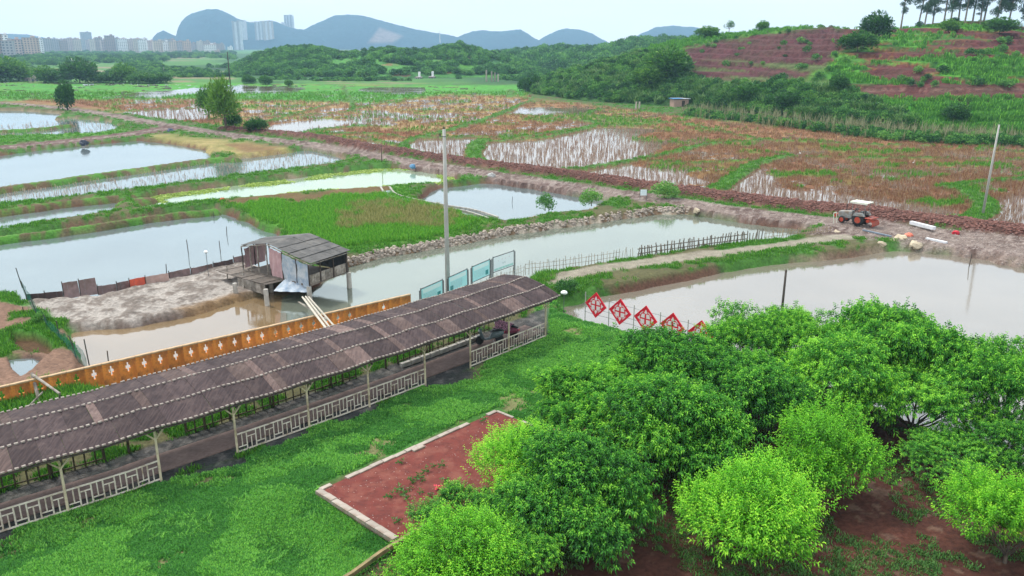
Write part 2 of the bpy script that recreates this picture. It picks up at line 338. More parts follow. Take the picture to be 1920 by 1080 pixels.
# paint: pixels, colour, second colour, softness px, amount
TAN, RUST, STRAW = (.30,.19,.085), (.23,.095,.055), (.38,.28,.13)
PUR, REDS, GRN, BGRN, DGRN = (.085,.026,.025), (.20,.05,.025), (.055,.20,.03), (.09,.33,.04), (.02,.07,.018)
paint = [
 ([(-900,152),(0,152),(400,156),(640,158),(660,190),(380,186),(0,188),(-900,186)], BGRN, GRN, 3, 1.),
 ([(380,184),(460,160),(640,158),(980,160),(985,180),(830,176),(700,192),(455,190)], BGRN, GRN, 3, 1.),
 ([(50,186),(380,185),(372,198),(215,210),(160,204),(0,192)], TAN, RUST, 4, .9),
 ([(380,186),(660,190),(640,200),(560,210),(480,226),(400,232),(380,210)], STRAW, TAN, 4, .9),
 ([(650,205),(720,192),(830,176),(990,183),(975,194),(930,214),(880,222),(820,244),(660,240),(560,240),(600,222)], TAN, STRAW, 5, .85),
 ([(865,250),(905,222),(1000,217),(1120,230),(1080,242),(960,258),(880,258)], RUST, TAN, 4, .9),
 ([(1000,186),(1100,196),(1190,208),(1040,200)], RUST, TAN, 3, .9),
 ([(1110,214),(1240,224),(1230,236),(1130,234),(1010,216)], GRN, TAN, 4, .8),
 ([(1240,224),(1300,222),(1450,236),(1600,250),(1760,268),(1650,273),(1440,262),(1350,246)], TAN, RUST, 5, .85),
 ([(1200,262),(1240,230),(1350,248),(1430,262),(1330,272),(1250,286),(1200,300)], (.2,.13,.04), RUST, 6, .85),
 ([(1250,300),(1400,300),(1420,320),(1340,340),(1280,330)], (.11,.17,.03), RUST, 16, .7),
 ([(1100,316),(1260,287),(1340,272),(1440,263),(1480,290),(1420,304),(1340,352),(1200,330)], RUST, (.2,.12,.04), 8, .9),
 ([(1420,306),(1490,292),(1920,298),(2700,320),(2700,470),(1920,380),(1700,390),(1560,370),(1390,350)], RUST, (.13,.075,.03), 8, .95),
 ([(1440,263),(1650,270),(1920,285),(2700,330),(2700,340),(1920,300),(1480,292)], (.22,.11,.04), (.14,.11,.03), 6, .9),
 ([(1270,300),(1380,296),(1420,300),(1370,330),(1280,320)], (.10,.17,.02), RUST, 14, .6), ([(1600,288),(1680,284),(1700,296),(1640,302)], (.10,.22,.02), RUST, 8, .7),
 ([(1540,330),(1640,322),(1660,336),(1560,345)], (.09,.17,.02), RUST, 9, .7), ([(1330,322),(1400,316),(1390,336)], (.09,.17,.02), RUST, 9, .6), ([(1800,300),(1850,298),(1850,308)], (.10,.2,.02), RUST, 6, .6),
 ([(270,250),(330,252),(460,266),(560,284),(470,292),(400,288),(330,270)], STRAW, (.13,.17,.03), 5, .85),
 ([(420,268),(480,270),(540,278),(500,284),(440,280)], (.12,.05,.03), TAN, 4, .8),
 ([(-260,256),(0,256),(200,243),(255,240),(200,254),(0,270),(-260,290)], (.10,.26,.03), GRN, 3, .8),
 ([(410,372),(700,350),(760,345),(780,375),(930,408),(900,425),(860,436),(760,460),(640,470),(560,450),(480,412)], (.08,.25,.025), (.14,.18,.04), 6, .95),
 ([(600,400),(680,380),(830,390),(880,410),(800,432),(660,440)], (.17,.15,.06), (.09,.2,.03), 14, .6),
 ([(410,372),(700,350),(730,352),(728,364),(560,376),(440,386)], (.12,.045,.032), (.16,.09,.05), 3, .85),
]
# -- grid laid out along view rays so that the mesh is fine near and coarse far
gx = np.arange(-560, 2481, 3.6)
gy = np.concatenate([np.arange(1330, 1090, -5), np.arange(1090, 600, -3.), np.arange(600, 250, -1.9), np.arange(250, 150, -1.15), np.arange(150, 92, -1.5)])
GX, GY = np.meshgrid(gx, gy)
PW = P(GX, GY, 0.); X, Y = PW[..., 0].copy(), PW[..., 1].copy()
amp = .22+.0035*Y
wx = X+(fbm(X/2.3, Y/2.3, 3, 3)-.5)*2*amp; wy = Y+(fbm(X/2.3, Y/2.3, 9, 3)-.5)*2*amp
jx = GX+(fbm(X/4, Y/4, 21, 4)-.5)*26; jy = GY+(fbm(X/4, Y/4, 33, 4)-.5)*np.clip(26*(GY-85)/300, 2.5, 26)
n1 = fbm(X/.8, Y/.8, 1, 4); n2 = fbm(X/5, Y/5, 2, 4); n3 = fbm(X/20, Y/20, 5, 4); nf = vn(X/.25, Y/.25, 8)
sp = np.full(X.shape, 8.)
for k, w in pond_w: sp = np.minimum(sp, sdist(wx, wy, w))
sz = sdist(wx, wy, paddy_zone_w)
Hh = .02+(n2-.5)*.14+(n1-.5)*.06+.10*np.exp(-((sp-1.6)/1.)**2)
col = np.zeros(X.shape+(3,))
def C(v): return np.array(v)
def put(mask, c):
    global col
    col = col*(1-mask[..., None])+np.asarray(c)*mask[..., None]
def two(a, b, f): return C(a)*(1-f[..., None])+C(b)*f[..., None]
# turf and bare earth by default
put(np.ones(X.shape), two((.062,.165,.028), (.035,.10,.022), ss(.35, .62, n1*.6+n2*.4)))
put(ss(.47, .58, n1*.5+n2*.5)*.7, (.13,.095,.055))
# distant fields in strips
far = ss(172, 150, GY)
strip = fbm(GX/170, (GY-85)/6.5, 41, 3)
fc = two((.035,.10,.035), (.075,.20,.045), ss(.40, .62, strip)); fc = fc*(1-ss(.63, .7, strip)[..., None])+C((.22,.19,.11))*ss(.63, .7, strip)[..., None]
fc = fc*(1-ss(.35, .28, strip)[..., None])+C((.02,.06,.025))*ss(.35, .28, strip)[..., None]
put(far, fc)
put(ss(0, 3, 3-np.abs(GY-136-.004*(GX-500))) * ss(90, 160, GX)*ss(1010, 900, GX)*.8, (.33,.28,.22))       # pale farm road across the plain
# paddies
inz = ss(.3, -.3, sz)
wetd = np.zeros(X.shape)
for p, d in wet: wetd = np.maximum(wetd, ss(.6, -.6, sdist(wx, wy, wpoly(p)))*d)
dry = np.clip(1-wetd/.03, -2.5, 1)
floor = PADDY_Z+.014-wetd*2.2+(n2-.5)*.13+(n1-.5)*.09+(n3-.5)*.06
Hh = Hh*(1-inz)+floor*inz
put(inz, two(TAN, RUST, ss(.4, .6, n3)))
for p, a, b, s, amt in paint:
    m = ss(s, -s, sdist(jx, jy, p, 40))*amt
    put(m, two(a, b, ss(.30, .74, n2*.45+n3*.3+n1*.25)))
put(inz*ss(0, -.03, floor-PADDY_Z)*.8, (.16,.085,.05))
gpat = inz*ss(.60, .68, fbm(X/8, Y/5, 331, 4))*(wetd < .02)
put(gpat*.8, (.11,.22,.035))
# banks between paddies
bm = np.zeros(X.shape)
for w, hw in bund_w:
    d, _ = ldist(wx, wy, w); hw = hw*.8
    q = ss(hw*1.15, hw*.35, d)*inz; Hh = np.maximum(Hh, PADDY_Z-.1+.5*q); bm = np.maximum(bm, q)
put(ss(.3, .6, bm)*.95, two((.07,.19,.03), (.05,.11,.025), ss(.4, .6, n1)))
put(ss(.12, .3, bm)*ss(.6, .35, bm)*.7, (.13,.07,.04))
# ponds cut in
side = POND_Z+sp*(1.25+.6*n1)
Hh = np.where(sp < 0, np.maximum(-1.8, POND_Z-.02+sp*.5), np.minimum(Hh, side))
ps = ss(-.03, -.18, Hh)*(1-inz)                                              # steep earth faces
put(ps*ss(.35, .55, n2)*.95, two((.13,.065,.045), (.24,.19,.13), ss(.45, .6, n3)))
canal = [(560,470),(640,470),(900,405),(1240,375),(1300,392),(1260,402),(1060,430),(860,464),(660,505)]
mc = ss(4, -4, sdist(jx, jy, canal, 40))*ss(.0, -.12, Hh)
put(mc*.95, two((.42,.36,.29), (.20,.13,.08), ss(.42, .62, n1)))
for pl_, hw, tz in (([(-260,386),(0,350),(100,336),(200,322),(300,308),(396,296),(440,294)], 1.5, .0), ([(-260,258),(0,243),(60,240),(130,232)], 1.6, .0), ([(236,378),(246,374),(270,370)], 1.5, .0), ([(-260,425),(0,392),(100,378),(240,364)], 1.3, .05), ([(-260,485),(0,442),(90,431),(200,415),(300,400),(400,391)], .9, .0)):
    dd_, _ = ldist(wx, wy, wpoly(smooth_line(pl_, 4), .1)); Hh = np.maximum(Hh, -2+(2+tz)*ss(hw*1.7, hw*.45, dd_)); kk = ss(hw*1.2, hw*.5, dd_); put(kk*.9, two((.075,.21,.03), (.12,.085,.05), ss(.42, .6, n1)))
# shoal and grey mud spit beside the hut
spit = wpoly([(20,575),(60,556),(190,552),(260,530),(340,512),(420,492),(462,488),(500,500),(500,540),(440,556),(390,572),(330,588),(250,600),(130,606),(60,600)], -.1)
ds = sdist(wx, wy, spit); mk = ss(.5, -.4, ds)
Hh = Hh*(1-mk)+(-.12+(n1-.5)*.35+(n2-.5)*.2)*mk
put(mk, two((.34,.305,.275), (.18,.15,.13), ss(.42, .58, n1*.7+nf*.3)))
shoal = wpoly([(335,590),(430,560),(560,545),(660,560),(700,590),(560,640),(430,650),(400,640),(440,615)], -.5)
mk = ss(.8, -.8, sdist(wx, wy, shoal)); Hh = np.maximum(Hh, -2*(1-mk)+(POND_Z-.09+(n2-.5)*.22)*mk); put(mk*.9, two((.24,.15,.07), (.17,.10,.05), n1))
# roads
dr, sr = ldist(wx, wy, road_w); dc, _ = ldist(wx, wy, clod_w); dsp, _ = ldist(wx, wy, spur_w); dp, _ = ldist(wx, wy, path_w)
yard = ss(6, -6, sdist(jx, jy, [(1540,430),(1560,410),(1640,408),(1700,418),(1930,445),(2600,520),(2600,560),(1930,484),(1790,464),(1640,456),(1560,450),(1510,440)], 40))
mr = ss(2.7, 2.1, dr)
mr = np.maximum(mr, yard); msp = ss(3.7, 2.9, dsp)
rh = .06+(n1-.5)*.12+(n2-.5)*.1-.10*ss(.5, .1, np.abs(dr-.9))
mall = np.maximum(mr, msp); Hh = Hh*(1-mall)+rh*mall
rc = two((.23,.172,.155), (.105,.066,.058), ss(.42, .64, n1*.6+n2*.4))
put(mall*.95, rc)
put(mall*ss(.56, .66, vn(X/.35, Y/.35, 77)*.6+n1*.4)*.7, (.34,.28,.25))
mclod = ss(2.7, 2.1, dc)
cl = .10+(.2+.75*(nf*.35+n1*.65))*ss(2.7, 1.1, dc)
Hh = Hh*(1-mclod)+np.maximum(Hh, cl)*mclod
put(mclod*.97, two((.085,.036,.030), (.17,.08,.065), ss(.45, .7, n1)))
put(msp*ss(1.3, .4, np.abs(dsp-2.1))*.85, (.13,.065,.06))
mp_ = ss(1.15, .75, dp); Hh = Hh*(1-mp_)+(.10+(n1-.5)*.05)*mp_; put(mp_*.95, two((.36,.32,.26), (.24,.21,.16), n1))
bk = ss(.9, 1.6, dp)*ss(4.5, 3.2, dp)*(1-ss(2.3, 3.1, 6-dr)); 
# lawn
lawn_px = [(-560,1120),(-200,1040),(0,1000),(128,962),(304,905),(330,895),(454,862),(580,806),(693,765),(791,722),(850,712),(879,690),(955,653),(1022,634),(1030,600),(1000,596),(1020,560),(1056,577),(1130,600),(1240,628),(1320,648),(1290,700),(1150,790),(1000,830),(985,800),(930,770),(600,918),(700,1000),(770,1010),(640,1090),(560,1330),(-560,1330)]
lj = sdist(jx, jy, lawn_px, 40); ml = ss(5, -5, lj)
g3 = ss(.38, .62, fbm(X/3.1, Y/3.1, 61, 4))
put(ml, two((.050,.17,.030), (.09,.26,.04), g3))
put(ml*ss(.62, .70, fbm(X/2.0, Y/2.0, 71, 4))*.8, (.19,.16,.08))
# red soil of the orchard
soil_px = [(560,1330),(640,1090),(775,1004),(985,803),(1100,800),(1200,770),(1290,700),(1330,655),(1430,676),(1560,719),(1700,774),(1820,819),(1960,884),(2150,940),(2480,1020),(2480,1330)]
mso = ss(5, -5, sdist(jx, jy, soil_px, 60))
put(mso, two((.115,.042,.030), (.075,.030,.022), ss(.4, .6, n2)))
put(mso*ss(.60, .70, fbm(X/.5, Y/.5, 81, 3))*.35, (.22,.15,.11))
# grey gravel both sides of the walkway paving
posts_px = [(128,960),(304,903),(454,858),(580,803),(693,762),(791,719),(879,688),(950,659),(1022,632)]
pw = wpoly(posts_px); pwl = np.vstack([[pw[0]+(pw[0]-pw[2])*3], pw, [pw[-1]+(pw[-1]-pw[-3])*.9]])
def fair(p):
    """even curve through the surveyed post feet"""
    d = p[-1]-p[0]; L_ = np.linalg.norm(d); u = d/L_; n_ = np.array([-u[1], u[0]]); a = (p-p[0])@u; b_ = (p-p[0])@n_; c = np.polyfit(a, b_, 2); return p[0]+np.outer(a, u)+np.outer(np.polyval(c, a), n_)
pwl = fair(pwl); pw = pwl[1:-1]
walk_w = smooth_line(pwl, 6)
dw, sw = ldist(wx, wy, walk_w, 12.)
mg = ((sw > 0)*ss(3.6, 3.25, dw)+(sw <= 0)*ss(.8, .3, dw)*ss(.45, .55, fbm(X/2.5, Y/2.5, 91, 2)))*ss(8, 2, sdist(wx, wy, wpoly([(-560,1250),(1100,640),(1060,540),(1000,500),(-560,880)]), 12))
for gap in ([(304,905),(454,858),(476,868),(455,882),(400,893),(330,900),(306,912)], [(791,720),(879,688),(893,696),(880,712),(850,724),(800,730)]):
    mg = np.maximum(mg, ss(10, -8, sdist(jx, jy, gap, 40)))
mg = mg*ss(1036, 1020, GX)
put(np.clip(mg, 0, 1)*.95, two((.055,.055,.058), (.14,.13,.125), ss(.45, .7, nf*.5+n1*.5)))
# strip between orange wall and walkway, mud bank left of the wall
edge = ss(6, -6, sdist(jx, jy, [(-560,790),(0,745),(300,665),(770,565),(1010,505),(1040,520),(900,570),(500,700),(0,850),(-560,1000)], 50))*(1-np.clip(mg, 0, 1))
put(edge*.9, two((.09,.19,.03), (.13,.11,.05), ss(.4, .6, n1)))
lb = ss(6, -6, sdist(jx, jy, [(-560,540),(0,535),(40,560),(130,606),(150,650),(165,705),(0,745),(-560,830)], 50))
put(lb*ss(.38, .46, n2), (.20,.12,.085)); put(lb*ss(.44, .38, n2)*.9, (.06,.20,.025))
gully = ss(3, -3, sdist(jx, jy, [(20,618),(70,628),(110,650),(95,662),(50,655),(22,640)], 30)); Hh -= gully*.6; put(gully*.9, (.10,.04,.03))
pud_px = [(14,668),(60,664),(80,672),(60,692),(40,704),(22,690)]
pud = ss(2.5, -2.5, sdist(GX, GY, pud_px, 30)); Hh -= pud*.38; put(pud*.9, (.06,.05,.045))
# the lawn falls away below the corner of the planting bed
dip = ss(60, -60, sdist(GX, GY, [(560,960),(640,965),(740,1030),(660,1090),(540,1120),(480,1020)], 90)); Hh -= dip*.38
# flat under the walkway and near things
flat = np.clip(ss(6.0, 4.8, dw)*(sw > 0)+ss(1.2, .6, dw)*(sw <= 0), 0, 1)*ss(12, 9, sdist(X, Y, wpoly([(-560,1250),(1060,630),(1030,560),(-560,900)]), 12)-2)
Hh = Hh*(1-flat)+np.minimum(-.03+(n1-.5)*.03, Hh+.2)*flat
ncol = np.clip(col, 0, 1)

# -- split by cover
cls = np.zeros(X.shape, int)
cls[inz > .5] = 1; cls[(inz > .5) & (bm > .45)] = 0
cls[(mr > .5) | (msp > .5) | (mclod > .5)] = 2; cls[mp_ > .5] = 6; cls[ml > .5] = 3; cls[mso > .5] = 4; cls[(mg > .5) & (cls != 2)] = 5
reedm = sdist(jx, jy, [(430,388),(560,378),(728,366),(740,372),(860,402),(900,412),(860,430),(760,455),(640,462),(560,444),(480,410)], 40) < 0
cls[reedm & (sp > .4)] = 7
names = {0: 'ground', 1: 'paddy_field', 2: 'dirt_road', 3: 'lawn', 4: 'orchard_soil', 5: 'gravel_strip', 6: 'dike_path', 7: 'reed_field'}
nr, nc = X.shape; idx = np.arange(nr*nc).reshape(nr, nc)
quads = np.stack([idx[:-1, :-1], idx[:-1, 1:], idx[1:, 1:], idx[1:, :-1]], -1).reshape(-1, 4)
qc = np.stack([cls[:-1, :-1], cls[:-1, 1:], cls[1:, 1:], cls[1:, :-1]], -1).reshape(-1, 4)[:, 0]
Vall = np.stack([X, Y, Hh], -1).reshape(-1, 3); Call = ncol.reshape(-1, 3)
gmat = attr_mat('turf_and_soil', 5., .38, .6, dist=.06, coarse=.5)
rmat = attr_mat('road_mud', 9., .45, .9, dist=.08, coarse=1.2)
for c, nm in names.items():
    q = quads[qc == c]
    if not len(q): continue
    u, inv = np.unique(q, return_inverse=True)
    me = np_mesh(nm, Vall[u], inv.reshape(-1, 4), rmat if c in (2, 5, 6) else gmat, Call[u], smooth=(c != 2))
    tag(link(nm, me), kind='structure')
# the plain beyond, out to the horizon
V = [(-16000, -300, -1.7), (16000, -300, -1.7), (16000, 16000, -1.7), (-16000, 16000, -1.7)]
b = MB(); b.add(V, [(0, 1, 2, 3)])
tag(b.build('plain', mat('far_turf', (.05,.12,.035), (.10,.19,.05), scale=.02, bump=0, rough=1)), kind='structure')

# -- water sheets
WM = {'clear': water_mat('pond_water', (.13,.16,.16), refl=(.88,.95,1.)), 'algae': water_mat('algae_water', (.24,.36,.16), murk2=(.22,.27,.20)),
      'green': water_mat('canal_water', (.15,.165,.13), refl=(.92,.98,.97)), 'brown': water_mat('brown_water', (.22,.15,.08)), 'silty': water_mat('silty_water', (.19,.165,.13), refl=(.98,.98,1.))}
def sheet(name, w, z, m, grow=1.2):
    c = w.mean(0); n_ = len(w); area = 0
    for i in range(n_): a, b_ = w[i], w[(i+1) % n_]; area += a[0]*b_[1]-b_[0]*a[1]
    sgn = 1 if area > 0 else -1; V = []
    for i in range(n_):
        a, p, q = w[i-1], w[i], w[(i+1) % n_]; e1 = p-a; e2 = q-p
        nn = np.array([e1[1], -e1[0]])/np.linalg.norm(e1)+np.array([e2[1], -e2[0]])/np.linalg.norm(e2)
        nn = nn/max(np.linalg.norm(nn), .6)*sgn; V.append((*(p+nn*grow), z))
    me = bpy.data.meshes.new(name); me.from_pydata(V, [], [tuple(range(n_))] if area > 0 else [tuple(range(n_))[::-1]]); me.materials.append(m); me.update()
    return tag(link(name, me), kind='structure')
for i, (k, w) in enumerate(pond_w): sheet('pond_water', w, POND_Z+.004*(i % 3), WM[k])
sheet('paddy_water', paddy_zone_w, PADDY_Z, water_mat('shallow_water', (.18,.13,.10), refl=(1,1,1)), 0)
sheet('puddle', wpoly(pud_px), -.22, WM['clear'], .4)
# algae rim on the long pond
# ================================================================== HILLS
hmat = attr_mat('hill_soil', .9, .42, 1., dist=.5, coarse=.15)
mmat = attr_mat('haze_tinted_forest', .05, .35, 1., dist=6, coarse=.008)
HILLS = {}
def hill(name, base, crest, D, cols, rows, painter, m, D2=None, terr=0., rough=1.5, prof=1., nz=8., zmin=-.6):
    """foot line and crest line in photo pixels; D metres from foot to crest"""
    bx, by = zip(*base); cx, cy = zip(*crest); xs = np.linspace(bx[0], bx[-1], cols)
    B = P(xs, np.interp(xs, bx, by), 0.)
    Cy = np.interp(xs, cx, cy)
    Dm = D if np.ndim(D) == 0 else np.interp(xs, *zip(*D))
    top = np.array([ray_at(a, c, y) for a, c, y in zip(xs, Cy, B[:, 1]+Dm)])
    D2 = D2 or float(np.max(Dm)); rows2 = max(4, rows//4)
    t = np.linspace(0, 1, rows); T = np.concatenate([t, 1+np.linspace(0, 1, rows2+1)[1:]])
    V = np.zeros((len(T), cols, 3))
    for i, q in enumerate(T):
        if q <= 1:
            V[i, :, :2] = B[:, :2]*(1-q)+top[:, :2]*q; s = math.sin(q*math.pi/2)**prof
        else:
            dirn = top[:, :2]/np.linalg.norm(top[:, :2], axis=1)[:, None]
            V[i, :, :2] = top[:, :2]+dirn*D2*(q-1); s = math.cos((q-1)*math.pi/2)
        V[i, :, 2] = top[:, 2]*s
    V[..., 2] += (vn(V[..., 0]/(nz/9), V[..., 1]/(nz/9), 5)-.5)*rough*.5*(T > .3)[:, None]
    f = np.minimum(1, np.minimum(T, 2-T)*4)[:, None]*ss(0, .03, np.linspace(0, 1, cols))*ss(1, .97, np.linspace(0, 1, cols))
    w = np.abs(1-T)[:, None]*.8+.2
    nn = fbm(V[..., 0]/nz, V[..., 1]/nz, 101, 5)-.5
    V[..., 2] += nn*rough*2*f*w
    if terr:
        st = terr; z = V[..., 2]+(fbm(V[..., 0]/30, V[..., 1]/30, 7, 2)-.5)*2
        q = np.floor(z/st)+ss(.55, .95, z/st-np.floor(z/st)); V[..., 2] = np.where(z > .5, V[..., 2]*.25+(q*st-(z-V[..., 2]))*.75, V[..., 2])
    V[..., 2] = np.where(T[:, None] <= 0.001, zmin, V[..., 2]); V[-1, :, 2] = zmin
    V[:, 0, 2] = np.minimum(V[:, 0, 2], V[:, 0, 2]); 
    px, py = pxof(V[..., 0], V[..., 1], V[..., 2])
    c = painter(px, py, V, T)
    nr_, nc_ = V.shape[:2]; idx = np.arange(nr_*nc_).reshape(nr_, nc_)
    q = np.stack([idx[:-1, :-1], idx[:-1, 1:], idx[1:, 1:], idx[1:, :-1]], -1).reshape(-1, 4)
    o = tag(link(name, np_mesh(name, V.reshape(-1, 3), q, m, c.reshape(-1, 3), smooth=True)), kind='structure')
    HILLS.setdefault(name, []).append((V, px, py, T)); return o
def lay(c, m, a): return c*(1-m[..., None])+np.asarray(a)*m[..., None]
def pm(px, py, poly, s, jx_=0, jy_=0): return ss(s, -s, sdist(px+jx_, py+jy_, poly, 60))
def paint_right(px, py, V, T):
    j1 = (fbm(V[..., 0]/5, V[..., 1]/5, 3, 4)-.5)*40; j2 = (fbm(V[..., 0]/5, V[..., 1]/5, 9, 4)-.5)*16
    n = fbm(V[..., 0]/3, V[..., 1]/3, 5, 4); nb = fbm(V[..., 0]/14, V[..., 1]/9, 15, 4)
    c = two((.09,.26,.03), (.035,.12,.022), ss(.35, .65, nb))
    c = lay(c, pm(px, py, [(1280,90),(1330,80),(1480,58),(1560,48),(1640,55),(1600,80),(1560,100),(1560,120),(1500,150),(1440,160),(1300,150),(1285,120)], 6, j1, j2)*.95, (.105,.032,.042))
    zb = fbm(V[..., 0]/11, V[..., 2]/.9, 55, 3)
    c = lay(c, pm(px, py, [(1280,118),(1560,100),(1640,90),(1640,150),(1500,165),(1290,160)], 8, j1, j2)*ss(.5, .6, zb)*.75, (.10,.16,.045))
    up = pm(px, py, [(1590,60),(1750,40),(2200,40),(2200,170),(1570,170),(1560,110)], 10, j1, j2)
    zs = fbm(V[..., 0]/12, V[..., 2]/1.2, 65, 3)
    c = lay(c, up*ss(.47, .54, zs)*.9, (.19,.06,.035)); c = lay(c, up*ss(.54, .60, zs), (.11,.035,.033)); c = lay(c, up*ss(.42, .33, zs), (.10,.32,.025))
    c = lay(c, pm(px, py, [(1620,160),(1700,152),(2200,160),(2200,196),(1700,188),(1610,182)], 3, j1, j2*.5)*.95, (.115,.036,.036))
    c = lay(c, pm(px, py, [(1620,167),(2200,165),(2200,170),(1620,171)], 1.5, 0, j2*.3)*.5, (.26,.16,.13))
    c = lay(c, pm(px, py, [(1600,184),(1700,190),(2200,198),(2200,245),(1700,235),(1620,205)], 4, j1, j2*.5), (.07,.29,.025))
    c = lay(c, ss(.45, .6, n)*.25, (.05,.06,.03))
    c = lay(c, pm(px, py, [(985,175),(1100,130),(1240,100),(1300,150),(1560,175),(1650,205),(1720,250),(1300,215),(1000,195)], 8, j1, j2)*.85, (.035,.085,.024))
    return c
hill('hill', [(975,163),(1000,176),(1100,190),(1200,196),(1300,202),(1450,222),(1600,238),(1760,250),(1920,256),(2300,272),(2700,290)],
     [(975,160),(1040,140),(1100,124),(1150,108),(1200,93),(1260,78),(1330,66),(1400,60),(1500,50),(1560,50),(1620,56),(1680,55),(1740,47),(1800,38),(1850,38),(1900,47),(1960,52),(2100,60),(2300,80),(2700,110)],
     [(975, 20), (1100, 55), (1300, 95), (1600, 120), (2700, 130)], 600, 150, paint_right, hmat, terr=1.7, rough=1.2, prof=.85)
def paint_mid(px, py, V, T):
    nb = fbm(V[..., 0]/25, V[..., 1]/25, 15, 4); c = two((.08,.24,.05), (.04,.13,.035), ss(.35, .6, nb))
    c = lay(c, pm(px, py, [(640,110),(760,98),(800,115),(900,118),(900,130),(700,130),(640,122)], 6)*ss(.3, .5, nb), (.09,.26,.04))
    c = lay(c, ss(.66, .7, fbm(V[..., 0]/12, V[..., 1]/12, 77, 3))*.7, (.24,.10,.06)); return c
hill('hill', [(430,140),(520,143),(700,147),(900,145),(1040,150)], [(430,128),(455,120),(480,106),(530,96),(600,93),(640,104),(700,98),(745,97),(790,103),(830,95),(860,86),(885,94),(930,107),(980,120),(1040,140)], 130, 260, 60, paint_mid, hmat, rough=3, prof=.9, nz=25)
def paint_mid2(px, py, V, T):
    nb = fbm(V[..., 0]/40, V[..., 1]/40, 25, 4); c = two((.05,.13,.035), (.022,.065,.025), ss(.35, .6, nb)); return c
hill('hill', [(860,132),(1000,136),(1150,140),(1350,146)], [(860,118),(940,104),(1000,100),(1050,95),(1100,98),(1140,92),(1180,84),(1250,80),(1350,86)], 260, 200, 40, lambda a, b_, c_, d_: lay(paint_mid2(a, b_, c_, d_), pm(a, b_, [(1165,80),(1260,78),(1260,96),(1170,99)], 3)*.9, (.22,.10,.08)), hmat, rough=5, prof=.9, nz=40)
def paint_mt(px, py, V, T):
    nb = fbm(V[..., 0]/160, V[..., 1]/160, 35, 5); c = two((.006,.038,.065), (.014,.065,.085), nb)  # forest albedo tinted blue, putting some of the distance haze into the colour
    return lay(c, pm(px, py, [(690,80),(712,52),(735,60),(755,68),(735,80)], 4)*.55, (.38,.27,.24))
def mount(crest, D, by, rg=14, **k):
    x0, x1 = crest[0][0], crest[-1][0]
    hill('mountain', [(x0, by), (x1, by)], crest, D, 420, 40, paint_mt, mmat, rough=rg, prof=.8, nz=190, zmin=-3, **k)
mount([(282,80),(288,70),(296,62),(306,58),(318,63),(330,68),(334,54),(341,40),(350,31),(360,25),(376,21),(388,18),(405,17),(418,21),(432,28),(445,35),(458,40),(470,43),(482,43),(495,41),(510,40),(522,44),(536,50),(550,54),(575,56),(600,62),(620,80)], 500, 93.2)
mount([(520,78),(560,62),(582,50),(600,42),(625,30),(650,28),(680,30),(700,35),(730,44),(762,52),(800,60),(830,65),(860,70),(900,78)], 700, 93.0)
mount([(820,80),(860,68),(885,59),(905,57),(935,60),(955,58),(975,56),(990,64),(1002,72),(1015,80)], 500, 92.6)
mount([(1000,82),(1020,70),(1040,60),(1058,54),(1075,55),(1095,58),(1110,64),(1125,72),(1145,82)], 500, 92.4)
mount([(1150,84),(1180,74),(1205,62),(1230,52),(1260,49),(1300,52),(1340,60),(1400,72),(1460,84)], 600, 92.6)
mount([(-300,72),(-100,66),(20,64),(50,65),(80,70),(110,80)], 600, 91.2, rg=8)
# ================================================================== VEGETATION
Hgrid = Hh
def blades(n, h, w, spread, lean=.5, droop=.0, seed=0, seg=1, hvar=.4, vlo=0., vhi=1.):
    """tuft of narrow blades, two triangles each; value rises to the tips"""
    q = np.random.default_rng(seed); V = []; Fc = []; c = []
    for i in range(n):
        a = q.random()*6.283; r = spread*math.sqrt(q.random()); x, y = r*math.cos(a), r*math.sin(a)
        hh = h*(1-hvar+2*hvar*q.random()); b = q.random()*6.283; l = lean*hh*q.random()
        dx, dy = math.cos(b)*l, math.sin(b)*l; sx, sy = -math.sin(b)*w/2, math.cos(b)*w/2; k = len(V)
        mz = hh*.6; tz = hh*(1-droop)
        V += [(x-sx*.6, y-sy*.6, -.03), (x+sx*.6, y+sy*.6, -.03), (x+dx*.5+sx, y+dy*.5+sy, mz), (x+dx*.5-sx, y+dy*.5-sy, mz), (x+dx*1.2, y+dy*1.2, tz)]
        Fc += [(k, k+1, k+2), (k, k+2, k+3), (k+3, k+2, k+4)]; v = vlo+(vhi-vlo)*q.random(); c += [v]*5
    return np.array(V), np.array(Fc), np.array(c)
